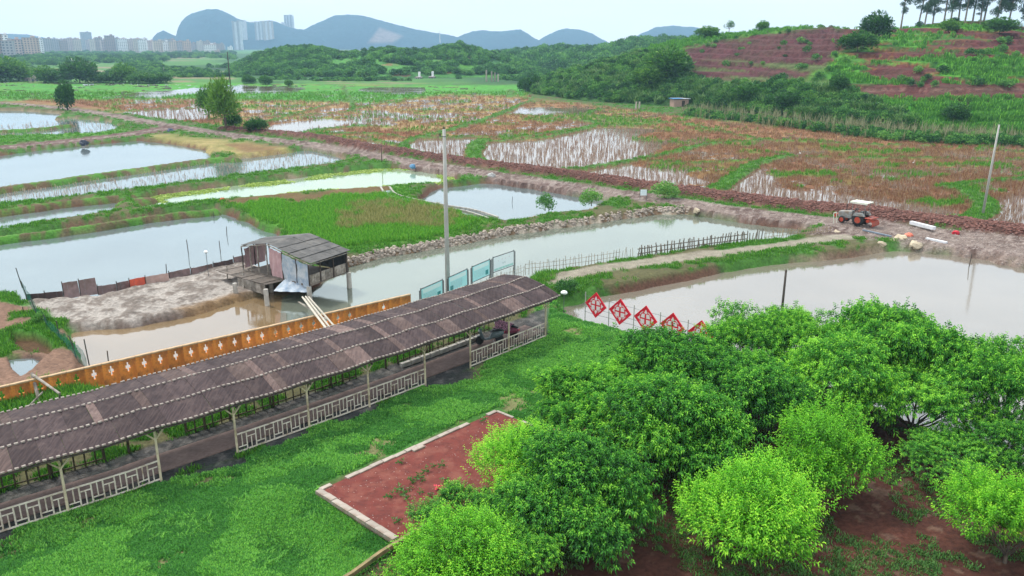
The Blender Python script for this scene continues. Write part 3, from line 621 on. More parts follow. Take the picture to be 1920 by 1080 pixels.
def leafball(n, rx, rz, ll, lw, seed=0, z0=None, up=.35, lobes=9, shell=.72, vb=.45):
    """crown: leaf quads folded along the middle, clustered in lobes"""
    q = np.random.default_rng(seed); z0 = rz if z0 is None else z0
    lc = q.normal(size=(lobes, 3)); lc /= np.linalg.norm(lc, axis=1)[:, None]; lc[:, 2] = np.abs(lc[:, 2])*1.3-.45; lr = .38+.25*q.random(lobes)
    li = q.integers(0, lobes, n); d = q.normal(size=(n, 3)); d /= np.linalg.norm(d, axis=1)[:, None]
    rr = shell+(1-shell)*q.random(n); p = lc[li]*.62+d*(lr[li]*rr)[:, None]
    dirn = d*.6+q.normal(size=(n, 3))*.5; dirn[:, 2] += up*(1 if up > 0 else 1); dirn /= np.linalg.norm(dirn, axis=1)[:, None]
    side = np.cross(dirn, q.normal(size=(n, 3))); side /= np.linalg.norm(side, axis=1)[:, None]
    P0 = p*np.array([rx, rx, rz])+np.array([0, 0, z0]); s = (.7+.6*q.random(n))[:, None]
    a = P0; b_ = P0+dirn*ll*s*.5+side*lw*.5*s; c_ = P0+dirn*ll*s; e = P0+dirn*ll*s*.5-side*lw*.5*s
    V = np.stack([a, b_, c_, e], 1).reshape(-1, 3); k = np.arange(n)[:, None]*4
    Fc = np.concatenate([k+[0, 1, 2], k+[0, 2, 3]], 1).reshape(-1, 3)
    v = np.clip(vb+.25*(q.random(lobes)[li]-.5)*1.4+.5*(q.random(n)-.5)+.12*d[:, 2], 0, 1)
    return V, Fc, np.repeat(v, 4)
def join(parts):
    V = []; Fs = []; c = []; o = 0
    for a, f, q in parts: V.append(a); Fs.append(f+o); c.append(q); o += len(a)
    return np.vstack(V), np.vstack(Fs), np.concatenate(c)
def scatter_group(name, proto):
    g = bpy.data.node_groups.new(name, 'GeometryNodeTree')
    g.interface.new_socket('Geometry', in_out='INPUT', socket_type='NodeSocketGeometry'); g.interface.new_socket('Geometry', in_out='OUTPUT', socket_type='NodeSocketGeometry')
    gi = g.nodes.new('NodeGroupInput'); go = g.nodes.new('NodeGroupOutput')
    oi = g.nodes.new('GeometryNodeObjectInfo'); oi.inputs[0].default_value = proto
    ip = g.nodes.new('GeometryNodeInstanceOnPoints'); m2p = g.nodes.new('GeometryNodeMeshToPoints')
    a1 = g.nodes.new('GeometryNodeInputNamedAttribute'); a1.data_type = 'FLOAT_VECTOR'; a1.inputs[0].default_value = 'rot'
    a2 = g.nodes.new('GeometryNodeInputNamedAttribute'); a2.data_type = 'FLOAT_VECTOR'; a2.inputs[0].default_value = 'scl'
    L = g.links.new; L(gi.outputs[0], m2p.inputs[0]); L(m2p.outputs[0], ip.inputs[0]); L(oi.outputs['Geometry'], ip.inputs['Instance'])
    L(a1.outputs[0], ip.inputs['Rotation']); L(a2.outputs[0], ip.inputs['Scale']); L(ip.outputs[0], go.inputs[0]); return g
def scatter(name, pts, proto_arrays, m, scale=(.7, 1.3), label=None, cat=None, zs=None, smul=None, flat_rot=True):
    """many instances of one tuft or bush as a single countless object"""
    V, Fc, c = proto_arrays; pm_ = bpy.data.objects.new(name+'_tuft', np_mesh(name+'_tuft', V, Fc, m, c))
    me = bpy.data.meshes.new(name); pts = np.asarray(pts, np.float32); me.vertices.add(len(pts)); me.vertices.foreach_set('co', pts.ravel())
    n = len(pts); s = scale[0]+(scale[1]-scale[0])*rng.random(n)
    if smul is not None: s = s*smul
    sc = np.stack([s, s, s*(.8+.4*rng.random(n))], 1).astype(np.float32)
    rt = np.zeros((n, 3), np.float32); rt[:, 2] = rng.random(n)*6.283; rt[:, 0] = (rng.random(n)-.5)*.25; rt[:, 1] = (rng.random(n)-.5)*.25
    a = me.attributes.new('rot', 'FLOAT_VECTOR', 'POINT'); a.data.foreach_set('vector', rt.ravel())
    a = me.attributes.new('scl', 'FLOAT_VECTOR', 'POINT'); a.data.foreach_set('vector', sc.ravel())
    me.materials.append(m); o = link(name, me); md = o.modifiers.new('scatter', 'NODES'); md.node_group = scatter_group(name, pm_)
    return tag(o, label, cat, kind='stuff')
def cells(mask, n, x0=-60, x1=1980, y0=90, y1=1130, dens=None):
    """n random ground points, even over the picture, where mask holds"""
    m = mask & (GX > x0) & (GX < x1) & (GY > y0) & (GY < y1); m[-1, :] = False; m[:, -1] = False
    w = np.abs(np.gradient(GY, axis=0))*m
    if dens is not None: w = w*dens
    w = w.ravel(); cs = np.cumsum(w); i = np.searchsorted(cs, rng.random(n)*cs[-1]); i = np.clip(i, 0, w.size-1); r, c = np.divmod(i, nc)
    r = np.minimum(r, nr-2); c = np.minimum(c, nc-2); a = rng.random(n); b = rng.random(n)
    def f(A): return (A[r, c]*(1-a)+A[r, c+1]*a)*(1-b)+(A[r+1, c]*(1-a)+A[r+1, c+1]*a)*b
    return np.stack([f(X), f(Y), f(Hgrid)], 1), f(GX), f(GY)
def ground_z(x, y):
    px, py = pxof(x, y, 0.); c = np.clip((px-gx[0])/3.6, 0, nc-1); r = np.interp(-py, -gy, np.arange(nr))
    return float(Hgrid[int(round(float(r))), int(round(float(c)))])

LEAFG = leaf_mat('lawn_leaf', (.040,.15,.028), (.30,.66,.10), mid=(.11,.37,.055))
LEAFG2 = leaf_mat('dark_lawn_leaf', (.028,.12,.026), (.15,.43,.07), mid=(.065,.27,.042))
LEAFB = leaf_mat('bank_grass', (.035,.11,.014), (.18,.40,.04), mid=(.07,.25,.02))
LEAFR = leaf_mat('reed_leaf', (.06,.20,.02), (.28,.52,.06), mid=(.12,.38,.03))
LEAFW = leaf_mat('weed_leaf', (.03,.10,.02), (.16,.34,.08))
STUB = leaf_mat('rice_stubble', (.17,.065,.040), (.40,.30,.15), trans=.2, mid=(.27,.135,.08), rnd=.45)
STUBW = leaf_mat('wet_stubble', (.20,.10,.07), (.50,.40,.30), trans=.15, rnd=.5)
SHRUB = leaf_mat('shrub_leaf', (.018,.07,.022), (.20,.42,.08), trans=.3, mid=(.06,.20,.042), rnd=.8)
HGRASS = leaf_mat('hill_grass', (.05,.20,.025), (.22,.52,.06), trans=.3)
def dist_scale(p, a=45., k=.6): return np.maximum(1, np.linalg.norm(p[:, :2], axis=1)/a)**k
# lawn: low broad-leaved ground cover
lm = (cls == 3) & ~(sdist(GX, GY, [(588,912),(738,1022),(800,1012),(1060,830),(930,762)], 40) < 0)
ncol2 = fbm(X/2.3, Y/2.3, 161, 3)
lden = 1-.93*ss(.61, .69, fbm(X/2.0, Y/2.0, 71, 4)); lt = fbm(X/1.6, Y/1.6, 261, 3)
pp, _, _ = cells(lm & (lt > .47), 34000, dens=lden)
scatter('lawn_grass', pp, blades(16, .10, .038, .16, lean=.9, droop=.1, seed=1), LEAFG, (.6, 1.3), 'low bright green ground cover growing over the whole lawn beside the walkway', 'grass')
pp, _, _ = cells(lm & (lt < .50), 30000, dens=lden)
scatter('lawn_clover', pp, blades(16, .075, .036, .15, lean=.9, droop=.1, seed=1), LEAFG2, (.6, 1.3), 'darker green ground cover in patches between the brighter lawn', 'ground cover')
pp, _, _ = cells(lm & (fbm(X/1.7, Y/1.7, 61, 4) > .58), 2600)
scatter('lawn_weeds', pp, blades(16, .13, .03, .14, lean=.9, droop=.1, seed=2), LEAFG, (.6, 1.2), 'taller green weeds standing in patches on the lawn', 'weeds')
# banks, dikes, walkway verge
offbed0 = ~(sdist(GX, GY, [(588,912),(738,1022),(800,1012),(1060,830),(930,762)], 40) < 0)
bankm = offbed0 & (cls == 0) & (Hgrid > -.12) & (GY > 195) & (sp > 0) & (col[..., 1] > col[..., 0]*1.05)
pp, _, _ = cells(bankm, 24000)
scatter('bank_grass', pp, blades(12, .14, .035, .22, lean=.7, seed=3), LEAFB, (.5, 1.3), 'green grass growing along the earth banks between the ponds', 'grass', smul=dist_scale(pp, 50, .45))
# strip of grass on dike beside path, under far rail, behind wall
vm = (edge > .4) & offbed0
pp, _, _ = cells(vm & (Hgrid > -.4), 5000)
scatter('verge_grass', pp, blades(10, .28, .035, .2, lean=.6, seed=4), LEAFB, (.5, 1.2), 'yellow green grass behind the dark railing under the walkway roof', 'grass')
# reed field
rm = (cls == 7)
tanr = ss(20, -20, sdist(jx, jy, [(610,395),(690,375),(840,392),(890,412),(800,430),(640,440)], 60))
pp, _, _ = cells(rm & (tanr*.7+fbm(X/2, Y/2, 301, 3)*.6 > .80), 2600)
scatter('straw_reeds', pp, blades(12, .45, .03, .22, lean=.5, seed=5), leaf_mat('straw_reed_leaf', (.13,.16,.04), (.46,.42,.18), mid=(.32,.31,.11)), (.5, 1.3), 'taller straw coloured reeds in the middle of the green marsh', 'reeds')
pp, _, _ = cells(rm & (tanr*.7+fbm(X/2, Y/2, 301, 3)*.6 < .90), 7500)
scatter('reeds', pp, blades(12, .36, .035, .25, lean=.6, seed=5), LEAFR, (.5, 1.35), 'bright green marsh grass behind the hut', 'marsh grass')
# rice stubble
dryp = (cls == 1) & (Hgrid > PADDY_Z-.01) & (GY > 176) & (wetd < .02); redd = col[..., 0] > col[..., 1]*1.25
rowm = fbm(X/1.1, Y/1.1, 171, 3) > .42
pp, _, _ = cells(dryp & redd & rowm, 22000)
scatter('rice_stubble', pp, blades(9, .25, .021, .16, lean=.55, seed=6), STUB, (.6, 1.25), 'brown rice stubble standing in the drained paddies', 'rice stubble', smul=dist_scale(pp, 75))
gm2 = (cls == 1) & (~redd) & (GY > 172) & (wetd < .02)
pp, _, _ = cells(gm2, 9000)
scatter('young_rice', pp, blades(9, .3, .03, .14, lean=.4, seed=7), LEAFB, (.6, 1.2), 'young green growth in the paddies', 'rice', smul=dist_scale(pp, 75))
wp = (cls == 1) & (Hgrid <= PADDY_Z+.0) & (wetd < .13) & (GY > 190)
pp, _, _ = cells(wp, 7000)
pp[:, 2] = PADDY_Z
scatter('wet_stubble', pp, blades(6, .42, .03, .10, lean=.3, seed=8), STUBW, (.6, 1.2), 'pale rice stalks standing in the flooded paddies', 'rice stubble', smul=dist_scale(pp, 75))
inp = [sdist(X, Y, pond_w[i][1]) < -.3 for i in (1, 3)]
pp, _, _ = cells(inp[0] | inp[1], 1700)
pp[:, 2] = POND_Z
scatter('pond_stubble', pp, blades(3, .26, .03, .06, lean=.3, seed=9), STUBW, (.6, 1.2), 'thin stalks poking out of the long stubble ponds on the left', 'stalks', smul=dist_scale(pp, 75))
sp5 = sdist(wx, wy, pond_w[4][1]); am = (sp5 < .3) & (sp5 > -1.6-2.2*fbm(X/5, Y/5, 401, 3)) & (fbm(X/3, Y/3, 411, 3) > .42)
pp, _, _ = cells(am, 2600, y1=372); pp[:, 2] = POND_Z+.02
scatter('duckweed', pp, blades(7, .03, .3, .4, lean=6., seed=41), leaf_mat('duckweed_leaf', (.22,.34,.06), (.50,.62,.14), rnd=.3), (.5, 1.3), 'yellow green duckweed floating along the edges of the long algae pond', 'duckweed')
# weeds on the red soil
offbed = ~(sdist(GX, GY, [(588,912),(738,1022),(800,1012),(1060,830),(930,762)], 40) < 0)
wm_ = (cls == 4) & (fbm(X/2.6, Y/2.6, 181, 4) > .50) & offbed
pp, _, _ = cells(wm_, 3800)
scatter('orchard_weeds', pp, blades(14, .09, .035, .16, lean=1.0, droop=.15, seed=10), LEAFW, (.5, 1.4), 'small pale green weeds scattered over the red orchard soil', 'weeds')
# clods and rubble on the roads
rk = np.random.default_rng(3)
def lump(seed, r=1.):
    q = np.random.default_rng(seed); V = []; Fs = []
    for i, (rr, z) in enumerate(((.6, -.3), (1, .1), (.6, .7), (.05, .9))):
        for k in range(6): a = k*1.047+q.random()*.4; w = rr*(.8+.4*q.random())*r; V.append((w*math.cos(a), w*math.sin(a), z*r*.8))
    for i in range(3):
        for k in range(6):
            a, b_, c_, d_ = i*6+k, i*6+(k+1) % 6, (i+1)*6+(k+1) % 6, (i+1)*6+k; Fs += [(a, b_, c_), (a, c_, d_)]
    return np.array(V), np.array(Fs), np.full(len(V), .5)
pp, _, _ = cells(mclod > .4, 8000)
scatter('mud_clods', pp, lump(1), mat('dark_clod', (.13,.05,.04), (.22,.11,.085), scale=2, rand=.4), (.04, .17), 'dark reddish clods of mud heaped along the road', 'mud clods')
pp, _, _ = cells((cls == 2) & (mclod < .3), 2800)
scatter('road_rubble', pp, lump(2), mat('pale_rubble', (.37,.31,.28), (.22,.165,.145), scale=2, rand=.4), (.03, .09), 'pale stones and rubble lying on the muddy road', 'rubble')
pp, _, _ = cells((mc > .5) & (Hgrid < -.02) & (Hgrid > -.6), 2600)
scatter('bank_lumps', pp, lump(3), mat('bank_clay', (.40,.35,.30), (.22,.16,.12), scale=2, rand=.35), (.04, .2), 'pale lumps of clay along the steep canal bank', 'clay lumps')

# ---- shrubs over the hills
def hill_pts(hi, n, cond, zoff=0.):
    V, px, py, T = HILLS['hill'][hi]; m = cond(px, py, V, T) & (T[:, None] > .01) & (T[:, None] < 1.25)
    w = m[:-1, :-1]*1.; A = np.abs(np.gradient(py, axis=0))[:-1, :-1]+.4; w = (w*A).ravel(); cs = np.cumsum(w)
    i = np.searchsorted(cs, rng.random(n)*cs[-1]); r, c = np.divmod(np.clip(i, 0, w.size-1), V.shape[1]-1); a = rng.random(n)[:, None]; b = rng.random(n)[:, None]
    q = (V[r, c]*(1-a)+V[r, c+1]*a)*(1-b)+(V[r+1, c]*(1-a)+V[r+1, c+1]*a)*b; q[:, 2] += zoff; return q
bush = leafball(330, 1., .8, .34, .17, seed=20, z0=.55, lobes=7)
def zone(poly, s=10):
    return lambda px, py, V, T: (sdist(px+(fbm(V[..., 0]/6, V[..., 1]/6, 5, 3)-.5)*50, py+(fbm(V[..., 0]/6, V[..., 1]/6, 8, 3)-.5)*20, poly, 60) < 0)
thick = zone([(970,182),(1020,150),(1100,128),(1180,108),(1240,100),(1290,130),(1310,160),(1440,160),(1560,172),(1640,200),(1730,250),(1300,222),(1000,200)])
thick2 = lambda px, py, V, T: thick(px, py, V, T) & ~((px > 1240) & (px < 1305) & (py > 188))
pts = hill_pts(0, 2000, thick2)
scatter('hillside_thicket', pts, bush, SHRUB, (.5, 1.6), 'dark green thicket of shrubs covering the foot of the terraced hill', 'thicket')
gz = lambda px, py, V, T: (col_right_green(px, py, V)) 
def green_zone(px, py, V, T):
    zs = fbm(V[..., 0]/12, V[..., 2]/1.2, 65, 3)
    a = (px > 1560) & (py < 160) & (zs < .43); b = (px > 1600) & (py > 186); c = (px < 1580) & (py < 100) & (V[..., 0] < 1e9) & (sdist(px, py, [(1280,90),(1330,80),(1480,58),(1560,48),(1640,55),(1600,80),(1560,120),(1300,150)], 40) > 0)
    return a | b | c
pts = hill_pts(0, 13000, green_zone)
scatter('terrace_grass', pts, blades(12, .75, .16, .6, lean=.6, seed=21), HGRASS, (.5, 1.2), 'bright green grass and maize growing on the hill terraces', 'grass')
pts = hill_pts(0, 3800, lambda px, py, V, T: thick2(px, py, V, T) & (fbm(V[..., 0]/7, V[..., 1]/7, 207, 3) > .47))
scatter('hillside_scrub', pts, blades(14, 1.5, .22, .8, lean=.8, seed=22), leaf_mat('scrub_leaf', (.04,.11,.03), (.22,.36,.12), mid=(.09,.21,.05), rnd=.6), (.6, 1.3), 'lighter tangled scrub and tall grass between the shrubs of the hill foot', 'scrub')
pts = hill_pts(0, 150, lambda px, py, V, T: (px > 1280) & (vn(V[..., 0]/12, V[..., 1]/12, 9) > .62) & (py < 170))
scatter('terrace_bushes', pts, bush, SHRUB, (.5, 1.3), 'small dark bushes dotted over the terraced slope', 'bushes')
FWOOD = leaf_mat('far_wood_leaf', (.03,.10,.03), (.18,.40,.08), mid=(.07,.22,.05), trans=.25, rnd=.8)
pts = hill_pts(1, 2300, lambda px, py, V, T: (fbm(V[..., 0]/25, V[..., 1]/25, 15, 4) > .40) & ~((px > 640) & (py > 112) & (vn(V[..., 0]/9, V[..., 1]/9, 4) < .4)))
scatter('far_wood', pts, bush, FWOOD, (1., 2.9), 'wooded slope of the low hill in the middle distance', 'wood')
pts = hill_pts(2, 1500, lambda px, py, V, T: fbm(V[..., 0]/30, V[..., 1]/30, 15, 4) > .3)
scatter('far_wood', pts, bush, FWOOD, (2.2, 5), 'hazy wood on the farther low hill to the right of centre', 'wood')
# hedge along the foot of the hill and scrub on the plain
hl = smooth_line([(1300,216),(1380,224),(1480,236),(1600,250),(1700,260),(1800,266),(1920,272),(2100,288)], 8); hw_ = wpoly(hl)
t = rng.random(1500)*(len(hw_)-1); i = t.astype(int); q = hw_[i]*(1-(t-i))[:, None]+hw_[np.minimum(i+1, len(hw_)-1)]*(t-i)[:, None]
q = q+rng.normal(size=q.shape)*np.array([1.2, 1.6]); scatter('hedge_scrub', np.c_[q, np.full(len(q), -.15)], bush, SHRUB, (.5, 1.25), 'dark green scrub hedge dividing the brown paddies from the hill', 'hedge')
t = rng.random(900)*(len(hw_)-1); i = t.astype(int); q2 = hw_[i]*(1-(t-i))[:, None]+hw_[np.minimum(i+1, len(hw_)-1)]*(t-i)[:, None]+rng.normal(size=(900, 2))*3.2+np.array([0, 4.])
scatter('pale_reeds', np.c_[q2, np.zeros(900)][rng.random(900) < .55], blades(9, 2.1, .09, .5, lean=.35, seed=31), leaf_mat('pale_reed', (.12,.15,.05), (.36,.34,.2)), (.6, 1.2), 'pale feathery reeds rising behind the dark hedge', 'reeds')
tl = fbm(GX/90, (GY-85)/4.5, 191, 3)
fm_ = (GY < 153) & (GY > 98) & ((tl < .46) | (GY < 111)) & ~((GX > 440) & (GX < 1050) & (GY < 142))
pp, _, _ = cells(fm_, 8500, x0=-200, x1=1300, y0=96, y1=153)
pp[:, 2] = -.3
scatter('tree_lines', pp, bush, SHRUB, (.7, 1.8), 'dark lines of trees and hedges crossing the far plain below the town', 'tree lines', smul=np.clip(np.linalg.norm(pp[:, :2], axis=1)/450, .7, 2.6))

# ================================================================== TREES
BARK = mat('bark', (.13,.10,.075), (.07,.055,.045), scale=5, bump=.6, stretch=(1, 1, .2))
BARKP = mat('pale_bark', (.30,.27,.23), (.14,.11,.09), scale=5, bump=.5)
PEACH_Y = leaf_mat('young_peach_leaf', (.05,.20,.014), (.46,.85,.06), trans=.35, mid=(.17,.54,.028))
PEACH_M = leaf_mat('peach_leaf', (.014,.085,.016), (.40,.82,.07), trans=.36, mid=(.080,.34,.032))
FARTREE = leaf_mat('tree_leaf', (.018,.07,.018), (.18,.36,.05), trans=.35, mid=(.05,.17,.024), rnd=.5)
WILLOW = leaf_mat('willow_leaf', (.07,.17,.02), (.22,.38,.05), trans=.35, mid=(.11,.25,.025))
PINE = leaf_mat('pine_needles', (.012,.045,.028), (.08,.16,.08), trans=.2)
def peach_crown(rx, rz, shoots, nl, ll, lw, seed, up, lobes=16, spread=.62, lobr=(.30, .20), stalk=.30):
    """shoots springing from the lobes of the crown, each with long narrow drooping leaves"""
    q = np.random.default_rng(seed)
    lc = q.normal(size=(lobes, 3)); lc /= np.linalg.norm(lc, axis=1)[:, None]; lc[:, 2] = np.abs(lc[:, 2])*1.25-.42
    lc *= (.75+.4*q.random(lobes))[:, None]; lr = lobr[0]+lobr[1]*q.random(lobes); lv = q.random(lobes)
    li = q.integers(0, lobes, shoots); d = q.normal(size=(shoots, 3)); d[:, 2] += .35; d /= np.linalg.norm(d, axis=1)[:, None]
    rr = .55+.45*np.sqrt(q.random(shoots)); p = lc[li]*spread+d*(lr[li]*rr)[:, None]
    inner = q.random(shoots) < .12; p[inner] *= .6; ext = q.random(shoots) < .10; p[ext] *= (1.08+.22*q.random(int(ext.sum())))[:, None]
    base = p*np.array([rx, rx, rz])+np.array([0, 0, rz])
    sdn = d*.7+np.array([0, 0, up])+q.normal(size=(shoots, 3))*.25; sdn /= np.linalg.norm(sdn, axis=1)[:, None]
    sl = stalk*(.6+.8*q.random(shoots)); k = np.tile(np.arange(nl), shoots); s = np.repeat(np.arange(shoots), nl); n = shoots*nl
    t = (k+.5)/nl; P0 = base[s]+sdn[s]*(sl[s]*t)[:, None]
    a = k*2.4+q.random(shoots)[s]*6.28
    e1 = np.cross(sdn, [0.3, .2, 1.]); e1 /= np.linalg.norm(e1, axis=1)[:, None]; e2 = np.cross(sdn, e1)
    rad = e1[s]*np.cos(a)[:, None]+e2[s]*np.sin(a)[:, None]
    L = (ll*(.65+.6*q.random(n))*(1-.35*t))[:, None]; dirn = rad*.9+sdn[s]*(.3+.9*t)[:, None]; dirn /= np.linalg.norm(dirn, axis=1)[:, None]
    mid = P0+dirn*L*.5; tip = P0+dirn*L*.85-np.array([0, 0, 1])*L*.42
    sd_ = np.cross(dirn, [0, 0, 1.])+1e-3; sd_ /= np.linalg.norm(sd_, axis=1)[:, None]; w = lw*(.8+.4*q.random(n))[:, None]
    V = np.stack([P0, mid+sd_*w*.5, tip, mid-sd_*w*.5], 1).reshape(-1, 3); j = np.arange(n)[:, None]*4
    Fc = np.concatenate([j+[0, 1, 2], j+[0, 2, 3]], 1).reshape(-1, 3)
    v = np.clip(.36+.22*(lv[li][s]-.5)+.42*(q.random(shoots)[s]-.5)+.20*(q.random(n)-.5)+.62*(t-.35), 0, 1)  # crown shade put into leaf colour: dark at shoot base, bright at tip
    return V, Fc, np.repeat(v, 4)
def trunk_mesh(h, r, spread, m, seed, limbs=6, low=.25, lean=.0):
    q = random.Random(seed); b = MB(); top = Vector((lean*h, 0, h*low))
    b.tube([(0, 0, -.25), (lean*h*.4, 0, h*low*.5), top], [r*1.25, r, r*.85], 8)
    for i in range(limbs):
        a = 2*math.pi*i/limbs+q.random()*.6; z = h*(.75+.3*q.random()); R_ = spread*(.55+.4*q.random())
        m1 = top+Vector((math.cos(a)*R_*.45, math.sin(a)*R_*.45, (z-h*low)*.35)); e = Vector((math.cos(a)*R_+top.x, math.sin(a)*R_, z))
        b.tube([top-Vector((0, 0, .05)), m1, (m1+e)/2+Vector((q.uniform(-.1, .1), q.uniform(-.1, .1), .1)), e], [r*.6, r*.42, r*.28, r*.12], 6)
        for j in range(2):
            a2 = a+q.uniform(-.9, .9); e2 = m1+Vector((math.cos(a2)*R_*.5, math.sin(a2)*R_*.5, (z-h*low)*.5)); b.tube([m1, (m1+e2)/2+Vector((0, 0, .08)), e2], [r*.3, r*.2, r*.08], 5)
    return b.mesh('trunk', m)
CR = {}
def crown_mesh(key, arr, m): CR[key] = np_mesh('crown', *arr[:2], m, arr[2]); return CR[key]
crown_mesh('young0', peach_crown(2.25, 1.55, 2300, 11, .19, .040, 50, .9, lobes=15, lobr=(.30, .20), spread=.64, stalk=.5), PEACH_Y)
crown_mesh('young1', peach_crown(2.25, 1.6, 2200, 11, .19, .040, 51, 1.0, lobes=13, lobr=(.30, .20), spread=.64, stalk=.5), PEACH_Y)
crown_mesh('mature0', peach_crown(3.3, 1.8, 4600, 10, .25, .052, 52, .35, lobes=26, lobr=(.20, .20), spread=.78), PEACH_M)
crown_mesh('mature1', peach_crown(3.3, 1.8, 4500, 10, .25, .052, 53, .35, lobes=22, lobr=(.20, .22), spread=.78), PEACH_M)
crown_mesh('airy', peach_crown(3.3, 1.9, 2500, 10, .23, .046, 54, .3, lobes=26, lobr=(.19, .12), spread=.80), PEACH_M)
TR = {'young': trunk_mesh(1.9, .07, 1.3, BARK, 1, 7, .18), 'mature': trunk_mesh(2.6, .13, 2.3, BARK, 2, 7, .28), 'airy': trunk_mesh(2.8, .11, 2.5, BARK, 3, 9, .22)}
def peach(px, py, zc, rw, key, label, hs=1., rz=0., dz=0.):
    """crown centre seen at pixel px,py and height zc; rw radius in metres"""
    c = P(px, py, zc); kind = 'young' if key.startswith('young') else ('airy' if key == 'airy' else 'mature'); base = {'young': 2.25, 'mature': 3.3, 'airy': 3.3}[kind]
    rw *= 1.12 if kind != 'young' else 1.04; s = rw/base; rz0 = {'young': 1.6, 'mature': 1.8, 'airy': 1.9}[kind]*s*hs; g = ground_z(c.x, c.y)
    t = thing('peach_tree', label, 'tree', (c.x, c.y, g), rz, 'peach trees in the orchard by the pond')
    z0 = max(.1, zc-g-rz0); th = {'young': 1.9, 'mature': 2.6, 'airy': 2.8}[kind]
    k = link('trunk', TR[kind], t); k.scale = (s, s, (z0+rz0*1.1)/th)
    k = link('crown', CR[key], t, (0, 0, z0)); e_ = random.uniform(.88, 1.14); k.scale = (s*e_, s/e_, s*hs); k.rotation_euler = (random.uniform(-.08, .08), random.uniform(-.08, .08), 0); return t
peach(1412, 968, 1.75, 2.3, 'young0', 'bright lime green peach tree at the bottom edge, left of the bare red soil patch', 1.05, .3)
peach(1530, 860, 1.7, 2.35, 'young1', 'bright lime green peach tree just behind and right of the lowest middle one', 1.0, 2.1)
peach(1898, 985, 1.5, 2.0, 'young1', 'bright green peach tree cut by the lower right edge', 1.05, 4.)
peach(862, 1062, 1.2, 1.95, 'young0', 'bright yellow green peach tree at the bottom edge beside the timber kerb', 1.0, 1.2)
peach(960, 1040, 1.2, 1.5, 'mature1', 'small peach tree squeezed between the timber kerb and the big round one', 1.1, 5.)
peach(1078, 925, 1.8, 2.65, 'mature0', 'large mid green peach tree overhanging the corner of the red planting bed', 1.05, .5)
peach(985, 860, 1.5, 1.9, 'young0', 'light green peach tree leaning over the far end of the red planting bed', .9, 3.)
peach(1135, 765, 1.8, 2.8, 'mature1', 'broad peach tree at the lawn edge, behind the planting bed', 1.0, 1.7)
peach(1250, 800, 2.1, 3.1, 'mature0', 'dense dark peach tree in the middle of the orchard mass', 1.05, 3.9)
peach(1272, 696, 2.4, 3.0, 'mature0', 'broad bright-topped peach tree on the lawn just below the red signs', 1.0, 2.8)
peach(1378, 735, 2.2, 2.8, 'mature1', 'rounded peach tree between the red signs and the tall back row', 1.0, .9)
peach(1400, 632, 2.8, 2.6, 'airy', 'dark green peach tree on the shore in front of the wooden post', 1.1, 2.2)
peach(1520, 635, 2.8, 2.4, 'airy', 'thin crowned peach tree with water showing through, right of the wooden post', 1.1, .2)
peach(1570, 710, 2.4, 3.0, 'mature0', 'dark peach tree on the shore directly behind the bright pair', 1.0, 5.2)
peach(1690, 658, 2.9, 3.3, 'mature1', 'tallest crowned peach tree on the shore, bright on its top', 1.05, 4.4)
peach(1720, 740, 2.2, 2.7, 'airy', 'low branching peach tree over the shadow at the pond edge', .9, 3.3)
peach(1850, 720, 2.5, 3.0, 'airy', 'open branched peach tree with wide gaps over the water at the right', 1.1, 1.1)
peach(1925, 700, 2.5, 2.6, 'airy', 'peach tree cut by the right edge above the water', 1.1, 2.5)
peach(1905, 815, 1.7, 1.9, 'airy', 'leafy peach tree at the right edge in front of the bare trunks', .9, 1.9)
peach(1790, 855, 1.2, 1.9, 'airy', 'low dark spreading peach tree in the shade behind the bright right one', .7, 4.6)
# leafy plant sprouting over the timber kerb
crown_mesh('small', peach_crown(1., .7, 420, 9, .16, .05, 57, .6, lobes=9), PEACH_M)
def shrub(px, py, r, label, hs=1., key='small', name='leafy_bush', cat='bush', z=0., grp=None):
    c = P(px, py, z); g = ground_z(c.x, c.y); t = thing(name, label, cat, (c.x, c.y, max(g, z-.1)), random.random()*6, grp)
    k = link('foliage', CR[key], t); k.scale = (r, r, r*hs); b = MB(); b.tube([(0, 0, -.1), (.03, .02, r*.8)], [.04*r+.015, .02], 5); b.build('stem', BARK, t); return t
shrub(800, 985, .75, 'leafy seedling at the end of the timber kerb', z=.3); shrub(862, 955, .8, 'dark leafy seedling growing in the red bed near the pink flowers', z=.3); shrub(910, 960, .7, 'leafy seedling at the right end of the timber kerb', z=.3)
shrub(925, 1000, .8, 'leafy seedling below the timber kerb', z=0)
crown_mesh('darkbush', leafball(1500, 1., .8, .16, .08, seed=60, z0=.7, lobes=12), SHRUB)
shrub(1065, 552, .9, 'dark bush beside the white garden lamp at the end of the walkway', .8, 'darkbush', z=-.1)
shrub(1109, 383, 1.3, 'round dark bush on the bank beside the diamond shaped pond', .9, 'darkbush'); shrub(1022, 392, 1.0, 'thin dark bush beside a stick on the diamond pond bank', 1.2, 'darkbush')
shrub(1245, 372, 1.6, 'grey green bush beside the white notice board on the road bank', .8, 'darkbush')
shrub(80, 606, .5, 'dark weedy bush at the foot of the green net fence', .9, 'darkbush')
